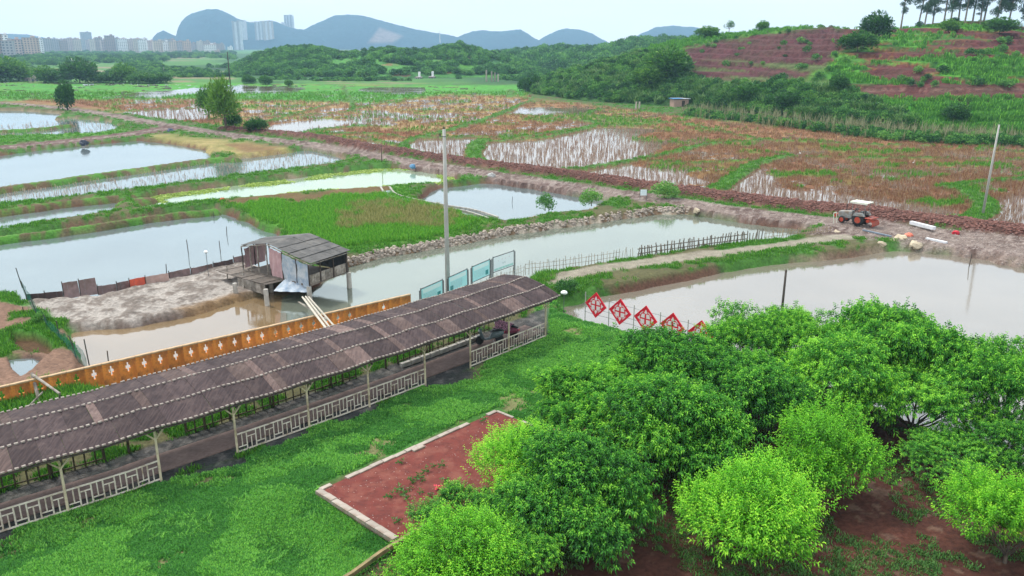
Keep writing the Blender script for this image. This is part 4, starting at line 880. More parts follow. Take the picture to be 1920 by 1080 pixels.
# field trees
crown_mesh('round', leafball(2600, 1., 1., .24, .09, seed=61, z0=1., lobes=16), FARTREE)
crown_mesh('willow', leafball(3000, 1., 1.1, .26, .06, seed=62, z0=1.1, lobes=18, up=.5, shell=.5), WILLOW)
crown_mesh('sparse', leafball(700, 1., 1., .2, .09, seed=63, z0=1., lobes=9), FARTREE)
def tree(px, py, w, h, key, label, name='tree', cat='tree', tr=.25, grp=None, at=None, bark=None, sq=None, seed=0):
    """base at pixel px,py on the ground (or at), crown width w, whole height h"""
    c = at if at is not None else P(px, py, 0.); t = thing(name, label, cat, (c.x, c.y, c.z-.1), random.random()*6, grp)
    ch = h*(1-tr); k = link('crown', CR[key], t, (0, 0, h*tr)); k.scale = (w/2, w/2, ch/2.2)
    m = trunk_mesh(h*.8, max(.12, h*.022), w*.3, bark or BARK, seed+int(px), 5, .45); link('trunk', m, t); return t
tree(424, 243, 6.6, 10.4, 'willow', 'tall feathery light green willow on the roadside bank', 'willow_tree', tr=.08)
tree(392, 222, 4.6, 8.0, 'round', 'darker small tree directly left of the feathery willow', tr=.15)
tree(438, 240, 3.4, 3.4, 'round', 'dark low bush around the foot of the feathery willow', 'bush', 'bush', tr=.05)
tree(481, 249, 4.0, 3.2, 'round', 'round bush beside the road, right of the willow', 'bush', 'bush', tr=.1)
tree(127, 206, 4.8, 8.2, 'round', 'dark round tree standing alone by the road at the left', tr=-.02)
for i, (x, y, w, h, lb) in enumerate([(-20,153,22,12,'wide tree mass at the left edge behind the green field'), (20,152,16,14,'light green tree at the left edge of the far tree row'), (85,154,11,9.5,'dark round tree second in the far row behind the green field'), (112,154,8,7.5,'small dark tree wedged in the far row'), (150,155,15,14,'largest dark tree in the far row behind the green field'), (185,155,8,5,'low tree right of the largest in the far row'), (235,155,10,11,'pointed dark tree right of the middle of the far row'), (212,155,9,6,'low dark bush in the far row'), (268,156,11,6.5,'low hedge-like tree near the right end of the far row'), (302,156,9,5.5,'last low tree at the right end of the far row'), (467,157,5,5,'small round tree in front of the first white pool'), (498,158,5.5,5,'small round tree in the green field right of the first'), (541,161,3.5,3.5,'lone shrub at the right end of the white pool'), (1000,172,7,8,'dark tree at the left tip of the terraced hill'), (985,170,5,6,'small dark tree left of the hill tip')]):
    tree(x, y, w*1.1, h*.85, 'round', lb, tr=-.08, seed=i)
# trees on the right hill
def hill_point(px, py, hi=0):
    V, a, b_, T = HILLS['hill'][hi]; m = (T[:, None] <= 1.02); d = (a-px)**2+(b_-py)**2+(~m)*1e6; i = np.unravel_index(np.argmin(d), d.shape); return Vector(V[i])
def hill_tree(px, py, wpx, hpx, key, label, **k):
    c = hill_point(px, py); s = (c.y*math.cos(PIT)-(c.z-H)*math.sin(PIT))/F; return tree(px, py, wpx*s, hpx*s, key, label, at=c, **k)
hill_tree(1640, 84, 52, 62, 'round', 'big dense dark tree standing on the saddle of the hill', tr=.12)
hill_tree(1606, 98, 62, 40, 'round', 'wide dark bush left of the big dense tree', name='bush', cat='bush', tr=.05)
hill_tree(1326, 70, 44, 22, 'round', 'low dark tree on the left shoulder of the hill crest', tr=.05)
hill_tree(1366, 66, 18, 28, 'sparse', 'slim sapling on the hill crest', tr=.3); hill_tree(1430, 60, 24, 22, 'round', 'small dark tree on the crest left of the purple slope', tr=.1)
hill_tree(1250, 150, 80, 62, 'round', 'large dark tree at the left end of the terraced slope', tr=.05); hill_tree(1215, 165, 60, 45, 'round', 'dark tree below the large one on the left slope', tr=.05)
hill_tree(1570, 178, 36, 42, 'round', 'dark tree standing out of the hill foot thicket', tr=.1); hill_tree(1790, 225, 46, 36, 'round', 'bush with thin stems in the bright green band', name='bush', cat='bush', tr=.1)
hill_tree(1812, 205, 16, 28, 'sparse', 'thin sapling rising from the bright green band', tr=.3); hill_tree(1778, 62, 34, 26, 'round', 'dark bush below the pine grove', name='bush', cat='bush', tr=.05)
hill_tree(1875, 62, 60, 30, 'round', 'broad bush under the right end of the pine grove', name='bush', cat='bush', tr=.05); hill_tree(1475, 205, 60, 30, 'round', 'dark bush in the middle of the hill foot thicket', name='bush', cat='bush', tr=.05)
hill_tree(1400, 190, 56, 34, 'round', 'bush in the thicket above the blue roofed shed', name='bush', cat='bush', tr=.05)
crown_mesh('pine', leafball(420, 1., .6, .26, .09, seed=64, z0=.3, lobes=9), PINE)
def pine(px, py, hpx, wpx, label, lean=0., thick=1., lo=.5, seed=0):
    c = hill_point(px, py); s = (c.y*math.cos(PIT)-(c.z-H)*math.sin(PIT))/F; h = hpx*s; w = wpx*s; q = random.Random(seed)
    t = thing('pine_tree', label, 'pine tree', (c.x, c.y, c.z-.3), 0, 'pines on top of the hill'); b = MB()
    pts = [(0, 0, 0), (lean*h*.3, 0, h*.35), (lean*h*.7, 0, h*.7), (lean*h, 0, h)]; b.tube(pts, [.28*thick, .22*thick, .15*thick, .05], 6)
    for i in range(11):
        z = h*(lo+(.98-lo)*i/10)*q.uniform(.93, 1.03); a = q.random()*6.28; r = w*.55*(1-.35*(i/10)**2)*(.3+.6*q.random()); x = lean*z; e = Vector((x+math.cos(a)*r*.7, math.sin(a)*r*.7, z+.25))
        b.tube([(x, 0, z-.4), e], [.08, .03], 4); k = link('crown', CR['pine'], t, e-Vector((0, 0, .3)), q.random()*6); k.scale = (r*.65+.3, r*.65+.3, (r*.6+.4)*q.uniform(.8, 2.))
    b.build('trunk', BARKP, t); return t
pines = [(1688,54,72,22,.04,'bare thin pine standing alone left of the grove'),(1722,50,70,28,.10,'leaning pine first in the grove from the left'),(1733,50,62,30,.06,'second pine of the grove, close behind the leaning one'),(1748,48,56,26,0,'short pine third from the left in the grove'),(1768,46,70,34,.02,'pine with a dark upright trunk, fourth from the left'),(1782,46,64,30,0,'slender pine fifth from the left in the grove'),(1796,44,72,36,-.02,'tall pine in the dense middle of the grove'),(1808,44,66,38,.03,'full crowned pine just right of the grove middle'),(1822,44,72,40,.02,'thick pine sixth before the gap in the grove'),(1838,46,52,26,-.03,'short pine left of the gap in the grove'),(1843,46,74,20,.08,'thin pine leaning inside the gap of the grove'),(1866,50,56,26,.05,'pine right of the gap in the grove'),(1889,52,52,44,.06,'umbrella shaped pine at the right end of the grove'),(1925,56,34,40,-.05,'pine cut by the upper right corner')]
for i, (x, y, h, w, l, lb) in enumerate(pines): pine(x, y, h*1.3, w*.95, lb, l, 1., .30 if w < 40 else .45, i)
# ================================================================== WALKWAY
WHITE = mat('weathered_white_paint', (.62,.56,.48), (.42,.35,.28), scale=3, rough=.7, dirt=(.30,.22,.15), lo=.45, hi=.8)
CREAM = mat('cream_post_paint', (.58,.50,.36), (.42,.34,.22), scale=3, rough=.7, dirt=(.25,.19,.12), lo=.45, hi=.8)
ROOFS = mat('roofing_felt', (.075,.048,.046), (.046,.030,.030), scale=1.4, rough=.85, bump=.5, rand=.28, dirt=(.105,.068,.062), stretch=(1, 1, 1))
ROOFP = mat('faded_roofing_felt', (.17,.105,.09), (.10,.065,.06), scale=1.4, rough=.9, bump=.4, rand=.3)
BATT = mat('bleached_bamboo', (.33,.285,.25), (.16,.13,.115), scale=5, rough=.8)
def roof_mat(name, c1, c2, c3, rand):
    m, n, o = nodes(name); b = N(n, 'BsdfPrincipled'); n.links.new(b.outputs[0], o.inputs[0]); b.inputs['Roughness'].default_value = .85; b.inputs['Specular IOR Level'].default_value = .2
    tcn = N(n, 'TexCoord'); r_ = N(n, 'Mapping'); r_.inputs['Rotation'].default_value = (0, 0, -.79); r_.inputs['Scale'].default_value = (9, .9, .9); n.links.new(tcn.outputs['Object'], r_.inputs[0])
    q1 = N(n, 'TexNoise'); q1.inputs['Scale'].default_value = 1.6; q1.inputs['Detail'].default_value = 5; n.links.new(r_.outputs[0], q1.inputs['Vector'])
    c = ramp(n, q1.outputs[0], [(.36, c1), (.6, c2)]); g = noise(n, 1.7, 7, rough=.75); c = mixc(n, ramp(n, g, [(.5, (0,)), (.66, (.8,))]), c, c3)
    oi = N(n, 'ObjectInfo'); mr_ = N(n, 'MapRange'); mr_.inputs[3].default_value = 1-rand; mr_.inputs[4].default_value = 1+rand; n.links.new(oi.outputs['Random'], mr_.inputs[0])
    vm = N(n, 'VectorMath', operation='SCALE'); n.links.new(c, vm.inputs[0]); n.links.new(mr_.outputs[0], vm.inputs['Scale']); n.links.new(vm.outputs[0], b.inputs['Base Color'])
    bp = N(n, 'Bump'); bp.inputs['Strength'].default_value = .6; bp.inputs['Distance'].default_value = .03; n.links.new(q1.outputs[0], bp.inputs['Height']); n.links.new(bp.outputs[0], b.inputs['Normal']); return m
ROOFS = roof_mat('roofing_sheet', (.070,.049,.049), (.040,.028,.030), (.095,.068,.064), .22)
ROOFP = roof_mat('faded_roofing_sheet', (.135,.092,.083), (.085,.058,.054), (.18,.13,.115), .3)
OLIVE = mat('mossy_dark_wood', (.085,.068,.035), (.05,.042,.022), scale=4, rough=.9)
DARKW = mat('dark_timber', (.07,.055,.045), (.035,.028,.024), scale=4, stretch=(1, 1, .3))
GREYW = mat('grey_timber', (.30,.27,.235), (.17,.145,.12), scale=4, rand=.25, dirt=(.12,.10,.08))
CONC = mat('concrete', (.42,.40,.36), (.32,.30,.27), scale=3, dirt=(.24,.22,.19))
wl = smooth_line(pwl, 12); seg = np.r_[0, np.cumsum(np.linalg.norm(np.diff(wl, axis=0), axis=1))]
def Wk(s, off=0., z=0.):
    """walkway frame: s metres along the near posts, off metres to the far side"""
    x = np.interp(s, seg, wl[:, 0]); y = np.interp(s, seg, wl[:, 1]); a = np.array([np.interp(s+.6, seg, wl[:, 0])-np.interp(s-.6, seg, wl[:, 0]), np.interp(s+.6, seg, wl[:, 1])-np.interp(s-.6, seg, wl[:, 1])])
    a /= np.linalg.norm(a)+1e-9; return Vector((x-a[1]*off, y+a[0]*off, z))
def s_of(p): return float(seg[np.argmin(np.linalg.norm(wl-np.asarray(p)[None, :2], axis=1))])
SP = [s_of(p) for p in pw]; S0, S1 = SP[0]-6.5, SP[-1]+.9
walk = thing('covered_walkway', 'long covered walkway with a curved brown sheet roof on cream posts', 'walkway', Wk(SP[0]))
def W0(v): return Vector(v)-walk.location
# floor
b = MB(); ss_ = np.arange(S0, S1+.01, .6)
prof = [(.12, .03), (2.05, .03)]
for s in ss_: b.v += [tuple(Wk(s, o, z)) for o, z in ((.72, -.3), (.72, .035), (1.5, .045), (2.3, .035), (2.3, -.3))]
for i in range(len(ss_)-1):
    for k in range(4): b.f.append((i*5+k, (i+1)*5+k, (i+1)*5+k+1, i*5+k+1))
def brick_mat():
    m, n, o = nodes('worn_paving'); bb = N(n, 'BsdfPrincipled'); n.links.new(bb.outputs[0], o.inputs[0]); bb.inputs['Roughness'].default_value = .8; bb.inputs['Specular IOR Level'].default_value = .2
    t = N(n, 'TexCoord'); mp2 = N(n, 'Mapping'); mp2.inputs['Rotation'].default_value = (0, 0, -.79); n.links.new(t.outputs['Object'], mp2.inputs[0])
    br = N(n, 'TexBrick'); br.inputs['Scale'].default_value = 4.; br.inputs['Color1'].default_value = (.17,.115,.10,1); br.inputs['Color2'].default_value = (.22,.155,.135,1); br.inputs['Mortar'].default_value = (.13,.10,.09,1); br.inputs['Mortar Size'].default_value = .012
    n.links.new(mp2.outputs[0], br.inputs[0]); f = ramp(n, noise(n, 1.1, 5), [(.3, (.75,)), (.7, (1.2,))]); c = mixc(n, 1., br.outputs[0], f, 'MULTIPLY'); n.links.new(c, bb.inputs['Base Color']); return m
tag(b.build('walkway_paving', brick_mat()), kind='structure')
# roof rows: offsets and heights of the batten lines (near eave, middle, ridge, far edge)
lines = [(-.42, 2.52), (.80, 2.92), (2.25, 3.18), (4.0, 3.0)]
def zr(s, k):
    f = 1-abs(((s-SP[0])/3.42) % 1*2-1); return lines[k][1]-.035*f+.018*math.sin(s*1.7+k)
def rp(s, k, dz=0., t=0.): 
    o = lines[k][0]*(1-t)+(lines[k+1][0] if t else 0)*t; z = zr(s, k)*(1-t)+(zr(s, k+1)*t if t else 0); return W0(Wk(s, o, z+dz))
q = random.Random(5)
for k in range(3):
    s = S0
    while s < S1:
        w = q.choice([.92, .92, .92, .8, .34]); e = min(s+w-.006, S1+.05*k); n_ = 4; lift = q.uniform(0, .025); v = []; bm_ = MB()
        nS = 4
        for i in range(nS+1):
            si = s+(e-s)*i/nS; up = .014*(1 if i % 2 else -1)
            for (tt, dz) in ((0, .0), (.5, .03), (1, .02)): p_ = rp(si, k, dz+lift+up, tt); v.append(p_)
        nv = len(v); v += [p_-Vector((0, 0, .02)) for p_ in v]; f = []
        for i in range(nS):
            for j in range(2):
                a = i*3+j; f.append((a, a+3, a+4, a+1)); f.append((nv+a, nv+a+1, nv+a+4, nv+a+3))
        for i in range(nS): f += [(i*3, nv+i*3, nv+i*3+3, i*3+3), (i*3+2, i*3+5, nv+i*3+5, nv+i*3+2)]
        f += [(0, 1, nv+1, nv), (1, 2, nv+2, nv+1), (nS*3, nv+nS*3, nv+nS*3+1, nS*3+1), (nS*3+1, nv+nS*3+1, nv+nS*3+2, nS*3+2)]
        bm_.add(v, f); faded = w < .4 or q.random() < (.07 if k else .16); o = bm_.build('roof_sheet', ROOFP if faded else ROOFS, walk); s += w
# bleached bamboo ends along the seams
for k in range(4):
    b = MB(); s = S0
    while s < S1:
        a = rp(s, k, .05); e = rp(min(s+.13, S1), k, .05+q.uniform(-.01, .02)); b.beam(a, e, .10, .055); s += .22
    b.build('seam_trim', BATT, walk)
    b = MB(); s = S0
    while s < S1-.5: b.beam(rp(s, k, -.06), rp(s+1.0, k, -.06), .05, .07); s += 1.
    b.build('purlin', DARKW, walk)
# posts
for i, s in enumerate([SP[0]-6.8+3.4*j for j in range(2)]+SP):
    if s < S0: continue
    base = W0(Wk(s, 0, -.1)); top = W0(Wk(s, 0, zr(s, 0)+.12)); b = MB(); b.tube([base, top], [.055, .045], 8); b.build('post', CREAM, walk)
    d = (Wk(s+.3)-Wk(s-.3)).normalized()
    for sg in (-1, 1):
        b = MB(); b.tube([W0(Wk(s, 0, 1.85)), W0(Wk(s, 0, 2.38))+d*.5*sg], [.036, .03], 6); b.build('brace', CREAM, walk)
    b = MB(); b.tube([W0(Wk(s, 0, 1.9)), W0(Wk(s, -.38, 2.36))], [.025, .02], 6); b.build('brace', CREAM, walk)
    fb = W0(Wk(s, 3.35, -.15)); b = MB(); b.tube([fb, W0(Wk(s, 3.35, 2.82))], [.06, .05], 8); b.build('far_post', OLIVE, walk)
    b = MB(); b.beam(W0(Wk(s, -.45, 2.36)), W0(Wk(s, 2.25, 3.0)), .06, .09); b.beam(W0(Wk(s, 2.25, 3.0)), W0(Wk(s, 4.0, 2.68)), .06, .09); b.build('rafter', DARKW, walk)
# near railings: lattice sections between posts
def railing(sa, sb, label):
    t = thing('white_railing', label, 'railing', Wk(sa, 0.)); L0 = t.location
    n_ = max(2, round((sb-sa)/.42)); st = (sb-sa)/n_
    def pt(s, z): return Wk(s, 0., z)-L0
    for z, nm in ((.92, 'top_rail'), (.10, 'bottom_rail')):
        b = MB(); m_ = max(1, int((sb-sa)/1.1))
        for i in range(m_): b.beam(pt(sa+(sb-sa)*i/m_, z), pt(sa+(sb-sa)*(i+1)/m_+.01, z), .05, .055)
        b.build(nm, WHITE, t)
    for i in range(n_):
        s = sa+i*st
        if i:
            b = MB(); b.beam(pt(s, .12), pt(s, .90), .042, .042); b.build('baluster', WHITE, t)
        lz = .68 if i % 2 else .30
        b = MB(); b.beam(pt(s+.03, lz), pt(s+st-.03, lz), .035, .04); b.build('lattice_bar', WHITE, t)
        b = MB(); x = s+st*.5; b.beam(pt(x, .12 if lz > .5 else lz+.02), pt(x, lz-.02 if lz > .5 else .90), .035, .035); b.build('lattice_upright', WHITE, t)
railing(SP[0]-6.8, SP[0]-3.4, 'white lattice railing cut off by the left edge of the picture')
railing(SP[0]-3.35, SP[0]-.05, 'white lattice railing left of the second nearest cream post')
railing(SP[0]+.05, SP[1]-.05, 'white lattice railing just left of the first gap in the row')
railing(SP[2]+.05, SP[3]-.05, 'white lattice railing just right of the first gap in the row')
railing(SP[3]+.05, SP[4]-.05, 'white lattice railing in the middle of the longest railed stretch')
railing(SP[4]+.05, SP[5]-.05, 'white lattice railing just left of the second gap in the row')
railing(SP[6]+.05, SP[7]-.05, 'white lattice railing right of the second gap, before the parked scooters')
railing(SP[7]+.05, SP[8]-.05, 'last white lattice railing at the far end of the walkway')
# far dark railing
def far_rail(sa, sb, label):
    t = thing('dark_railing', label, 'railing', Wk(sa, 3.4)); L0 = t.location
    for z in (.12, .85):
        b = MB(); m_ = max(1, int((sb-sa)/1.4))
        for i in range(m_): b.beam(Wk(sa+(sb-sa)*i/m_, 3.4, z)-L0, Wk(sa+(sb-sa)*(i+1)/m_, 3.4, z)-L0, .045, .06)
        b.build('rail', OLIVE, t)
    n_ = int((sb-sa)/.42)
    for i in range(n_+1):
        s = sa+(sb-sa)*i/n_; w = .09 if i % 5 == 0 else .05; b = MB(); b.beam(Wk(s, 3.4, -.15)-L0, Wk(s, 3.4, 1.05 if i % 5 == 0 else .9)-L0, w, w); b.build('picket', OLIVE, t)
sg1 = s_of(wpoly([(222,858)])[0])
far_rail(S0, SP[1]-1.2, 'dark mossy railing on the far side at the left edge'); far_rail(SP[1]+2.4, SP[4]+1.6, 'long dark mossy railing on the far side in the middle'); far_rail(SP[5]+.9, SP[8]-1.4, 'dark mossy railing on the far side behind the scooters')
# kerb stones at the far end
for i in range(9):
    s = SP[5]+1.+i*.72; o = MB().box((0, 0, 0), (.64, .22, .24)).build('kerb_stone', CONC, None, loc=Wk(s, 2.85, .1), rz=math.atan2(*(Wk(s+.3)-Wk(s-.3)).yx)+q.uniform(-.05, .05))
    tag(o, 'grey kerb stone along the back of the paving, %s from the left' % ['first','second','third','fourth','fifth','sixth','seventh','eighth','ninth'][i], 'kerb stone', 'kerb stones behind the paving')

# ================================================================== ORANGE WALL
ORNG = mat('orange_wall_paint', (.70,.26,.050), (.46,.14,.03), scale=2.2, rough=.8, dirt=(.14,.06,.03), bump=.3, stretch=(1, 1, .25), rand=.2, lo=.42, hi=.75)
COPE = mat('wall_coping', (.50,.36,.22), (.34,.22,.13), scale=3)
wa, wb = P(-210, 812, 0.), P(770, 578, 0.); wd = (wb-wa); WL = wd.length; wd.normalize(); ang = math.atan2(wd.y, wd.x); wn = Vector((-wd.y, wd.x, 0))
wall = thing('garden_wall', 'low orange garden wall pierced by small cross shaped openings behind the walkway roof', 'wall', wa, ang)
np_ = 34; pwid = WL/np_
def wall_panel(pierced):
    """panel with a cross shaped hole and lobes, thickness .14"""
    Hw = 1.02; w = pwid-.006; t_ = .14; cx, cz = w/2, .52; a, c_ = .075, .20
    xs_ = [0, cx-.13, cx-.05, cx+.05, cx+.13, w]; zs_ = [-.45, cz-.27, cz-.10, cz+.10, cz+.27, Hw-.07]; b = MB(); hole = set()
    if pierced: hole = {(2, 1), (2, 2), (2, 3), (1, 2), (3, 2)}
    vid = {}
    for side, y in ((0, -t_/2), (1, t_/2)):
        for i, x in enumerate(xs_):
            for j, z in enumerate(zs_): vid[side, i, j] = len(b.v); b.v.append((x, y, z))
    for i in range(5):
        for j in range(5):
            if (i, j) in hole: continue
            b.f.append((vid[0, i, j], vid[0, i+1, j], vid[0, i+1, j+1], vid[0, i, j+1])); b.f.append((vid[1, i, j], vid[1, i, j+1], vid[1, i+1, j+1], vid[1, i+1, j]))
            for di, dj, e in ((-1, 0, ((i, j), (i, j+1))), (1, 0, ((i+1, j), (i+1, j+1))), (0, -1, ((i, j), (i+1, j))), (0, 1, ((i, j+1), (i+1, j+1)))):
                n_ = (i+di, j+dj)
                if n_ in hole or not (0 <= n_[0] < 5 and 0 <= n_[1] < 5):
                    (p, r), (s, u) = e; b.f.append((vid[0, p, r], vid[0, s, u], vid[1, s, u], vid[1, p, r]))
    return b.mesh('wall_panel', ORNG)
pan = [wall_panel(True), wall_panel(False)]
for i in range(np_):
    link('wall_panel', pan[0] if i < np_-5 or i == np_-3 else pan[1], wall, (i*pwid, 0, 0))
    c = MB().box((0, 0, 0), (pwid-.01, .2, .07)); c.build('coping', COPE, wall, loc=(i*pwid+pwid/2, 0, .985+random.uniform(-.006, .006)))
# timber props at the left end
b = thing('timber_prop', 'weathered crossed timber props leaning over the left end of the orange wall', 'timber props', P(80, 755, .0))
o0 = b.location
def bar(a, c, r, m, par, nm, o): MB().tube([Vector(a)-o, Vector(c)-o], [r, r*.85], 7).build(nm, m, par)
bar(P(76, 762, 0), P(60, 700, 1.15), .09, GREYW, b, 'upright', o0); bar(P(62, 703, 1.15), P(112, 738, 1.15), .07, GREYW, b, 'crossbar', o0)
bar(P(46, 770, .3), P(80, 735, .8), .05, GREYW, b, 'strut', o0); bar(P(112, 752, .55), P(112, 736, 1.15), .05, GREYW, b, 'upright', o0)

# ================================================================== PLANTING BED
STONE = mat('pale_coping_stone', (.36,.31,.265), (.27,.225,.19), scale=4, rand=.15, dirt=(.24,.17,.13)); STONER = mat('weathered_block', (.27,.19,.14), (.17,.12,.09), scale=3, rand=.2, dirt=(.11,.085,.06))
REDG = mat('red_grit', (.150,.034,.026), (.105,.026,.021), scale=3, rough=.95, bump=.5, dirt=(.19,.062,.045), lo=.4, hi=.65)
zb_ = .14
A, Bc, Cc, Dc = P(597, 920, zb_), P(742, 1012, zb_), P(931, 771, zb_), P(1040, 815, zb_); E_ = P(905, 943, zb_)
bb = MB(); b_in = [A, Bc, E_+(E_-Bc)*.9, Dc, Cc]
bb.add([tuple(v) for v in b_in]+[(v.x, v.y, -.6) for v in b_in], [(0, 1, 2, 3, 4)]+[(i, (i+1) % 5+0, (i+1) % 5+5, i+5) for i in range(5)])
tag(bb.build('red_planting_bed', REDG), kind='structure')
bed = thing('stone_kerb', 'pale stone edging around the red planting bed', 'kerb', A)
def blocks(a, c, L_, w, h, zt, m, skip=(), nm='stone', jit=.012, faces=None):
    d = c-a; n_ = max(1, int(round(d.length/L_))); u = d.normalized(); an = math.atan2(u.y, u.x)
    for i in range(n_):
        if i in skip: continue
        p_ = a+d*((i+.5)/n_); bx = MB().box((0, 0, 0), (d.length/n_-.012, w, h)); bx.build(nm, m, bed, loc=(p_.x-A.x+random.uniform(-jit, jit), p_.y-A.y+random.uniform(-jit, jit), zt-h/2-A.z+random.uniform(-.008, .008)), rz=an+random.uniform(-.012, .012))
blocks(A, Bc, .55, .27, .15, zb_+.06, STONE); blocks(A, Bc, .62, .17, .55, zb_-.09, STONER, nm='block')
K = A+(Cc-A)*.06; blocks(A+Vector((.05, .05, 0)), K, .5, .2, .14, zb_+.05, STONE)
blocks(A+(Cc-A)*.13, Cc, .62, .22, .16, zb_+.05, STONE, skip=(11, 12)); blocks(Cc, Cc+(Dc-Cc)*.75, .6, .15, .15, zb_+.04, STONE, skip=(2,))
M_ = A+(Cc-A)*.47; blocks(M_+Vector((.08, -.18, 0)), M_+Vector((.52, .26, 0)), .3, .26, .12, zb_+.07, STONE)
TIMB = mat('mossy_timber', (.30,.22,.11), (.17,.13,.065), scale=3, stretch=(1, 1, 1), dirt=(.11,.13,.05))
tk = thing('timber_kerb', 'mossy timber kerb between the lawn and the orchard', 'kerb', P(700, 1045, 0)); o0 = tk.location
pts_ = [P(600, 1112, -.05), P(660, 1076, .0), P(715, 1036, .05), P(768, 1004, .1), P(830, 968, .2), P(892, 938, .22)]
for a, c in zip(pts_[:-1], pts_[1:]): MB().beam(a-o0, c-o0, .13, .16).build('timber', TIMB, tk)
tag(MB().box((0, 0, 0), (1.1, .7, .05)).build('stone_slab', CONC, None, loc=P(695, 1006, -.28), rz=-.75), 'grey concrete slab lying on the grass under the bed edge', 'slab')
# pink flower
fl = thing('pink_flower', 'pink flower cluster in the red planting bed', 'flower', P(822, 918, zb_)); PINK = mat('pink_petal', (.80,.10,.13), (.62,.05,.08), scale=8)
b = MB()
for i in range(26):
    a = random.random()*6.28; r = random.random()*.2; x, y, z = r*math.cos(a), r*math.sin(a), random.random()*.12+.02; d = Vector((random.uniform(-1, 1), random.uniform(-1, 1), random.uniform(.1, .8))).normalized()*.11; e = d.cross(Vector((0, 0, 1))).normalized()*.035
    c0 = Vector((x, y, z)); b.add([c0, c0+d*.5+e, c0+d, c0+d*.5-e], [(0, 1, 2, 3)])
b.build('petals', PINK, fl); MB().tube([(0, 0, -.05), (0, 0, .1)], .01, 5).build('stem', LEAFB, fl)
crown_mesh('sprig', leafball(26, .14, .09, .10, .05, seed=66, z0=.08, lobes=4), LEAFW)
for i, (x, y) in enumerate([(732,933),(750,920),(762,936),(776,905),(786,897),(795,902),(757,928),(800,886),(813,876),(752,869),(906,790),(980,800),(835,905),(790,925),(768,918),(808,930),(745,980),(830,875)]):
    o = link('seedling', CR['sprig'], None, P(x, y, zb_), random.random()*6); o.scale = (random.uniform(.8, 1.6),)*3; tag(o, 'small pale seedling sprouting from the red planting bed', 'seedling', 'seedlings in the red planting bed')
# specks of gravel on the bed
gp = []
for i in range(420):
    a, c = random.random(), random.random(); p_ = A+(Cc-A)*a*.97+(Bc-A)*c*.97; gp.append((p_.x, p_.y, zb_))
scatter('bed_grit', gp, lump(5), mat('pale_grit', (.5,.38,.33), (.35,.22,.2), scale=3, rand=.3), (.008, .028), 'pale grit scattered over the red planting bed', 'grit')
# ================================================================== STILT HUT
TARP = mat('blue_white_tarp', (.25,.32,.39), (.46,.48,.50), scale=2.2, rough=.5, dirt=(.20,.27,.36)); TARPP = mat('faded_pink_sheet', (.50,.33,.33), (.40,.25,.26), scale=2)
ASB = mat('grey_roof_sheet', (.105,.10,.097), (.062,.06,.058), scale=1.5, bump=.4, rand=.18, dirt=(.145,.135,.125)); PLANK = mat('worn_plank', (.16,.13,.11), (.09,.075,.062), scale=4, rand=.3, stretch=(1, 1, .3))
hut = thing('stilt_hut', 'ramshackle grey roofed hut on concrete stilts standing over the pond', 'hut', (-16.5, 56.5, POND_Z)); o0 = hut.location
def Hb(v): return Vector(v)-o0
R1, R2, E1, E2 = P(501,459,3.0), P(580,440,3.0), P(580,497,2.2), P(655,473,2.2); L1, L2 = P(452,462,2.45), P(497,447,2.45)
ra = (R2-R1); 
def lerp(a, b, t): return a*(1-t)+b*t
q = random.Random(9)
for i in range(4):                                   # four overlapping courses down the main slope, each of five sheets
    for j in range(5):
        t0, t1 = i/4-.0, (i+1)/4+.02; s0, s1 = j/5, (j+1)/5+.01
        c = [lerp(lerp(R1, R2, s), lerp(E1, E2, s), t) for s, t in ((s0, t0), (s1, t0), (s1, t1), (s0, t1))]
        dz = [.0+.03*i*0+.02, .02, .09, .09]; dz = [.07, .07, .02, .02] if i else [.05, .05, .02, .02]
        off = Vector((0, 0, q.uniform(0, .025)+.004*j)); v = [Hb(p+off+Vector((0, 0, .10-.0*i))-Vector((0, 0, .0)))+Vector((0, 0, (.0 if k < 2 else .05))) for k, p in enumerate(c)]
        b = MB(); b.add(v+[p-Vector((0, 0, .02)) for p in v], [(0, 3, 2, 1), (4, 5, 6, 7), (0, 1, 5, 4), (1, 2, 6, 5), (2, 3, 7, 6), (3, 0, 4, 7)]); b.build('roof_sheet', ASB, hut)
for j in range(4):
    s0, s1 = j/4, (j+1)/4+.01; c = [lerp(R1, R2, s0), lerp(R1, R2, s1), lerp(L1, L2, s1), lerp(L1, L2, s0)]
    v = [Hb(p+Vector((0, 0, .10+q.uniform(0, .03)))) for p in c]; b = MB(); b.add(v+[p-Vector((0, 0, .02)) for p in v], [(0, 1, 2, 3), (4, 7, 6, 5), (0, 4, 5, 1), (1, 5, 6, 2), (2, 6, 7, 3), (3, 7, 4, 0)]); b.build('roof_sheet', ASB, hut)
DZ = .70
f1, f2 = E1.copy(), E2.copy(); f1 = lerp(E1, R1, .06); f2 = lerp(E2, R2, .06); 
def at_z(p, z): return Vector((p.x, p.y, z))
fl_pts = [lerp(R1, L1, .8), lerp(E1, R1, .05), lerp(E2, R2, .08), lerp(R2, L2, .7)]
fv = [Hb(at_z(p, DZ)) for p in fl_pts]; b = MB(); b.add(fv+[p-Vector((0, 0, .15)) for p in fv], [(0, 1, 2, 3), (4, 7, 6, 5), (0, 4, 5, 1), (1, 5, 6, 2), (2, 6, 7, 3), (3, 7, 4, 0)]); b.build('floor', PLANK, hut)
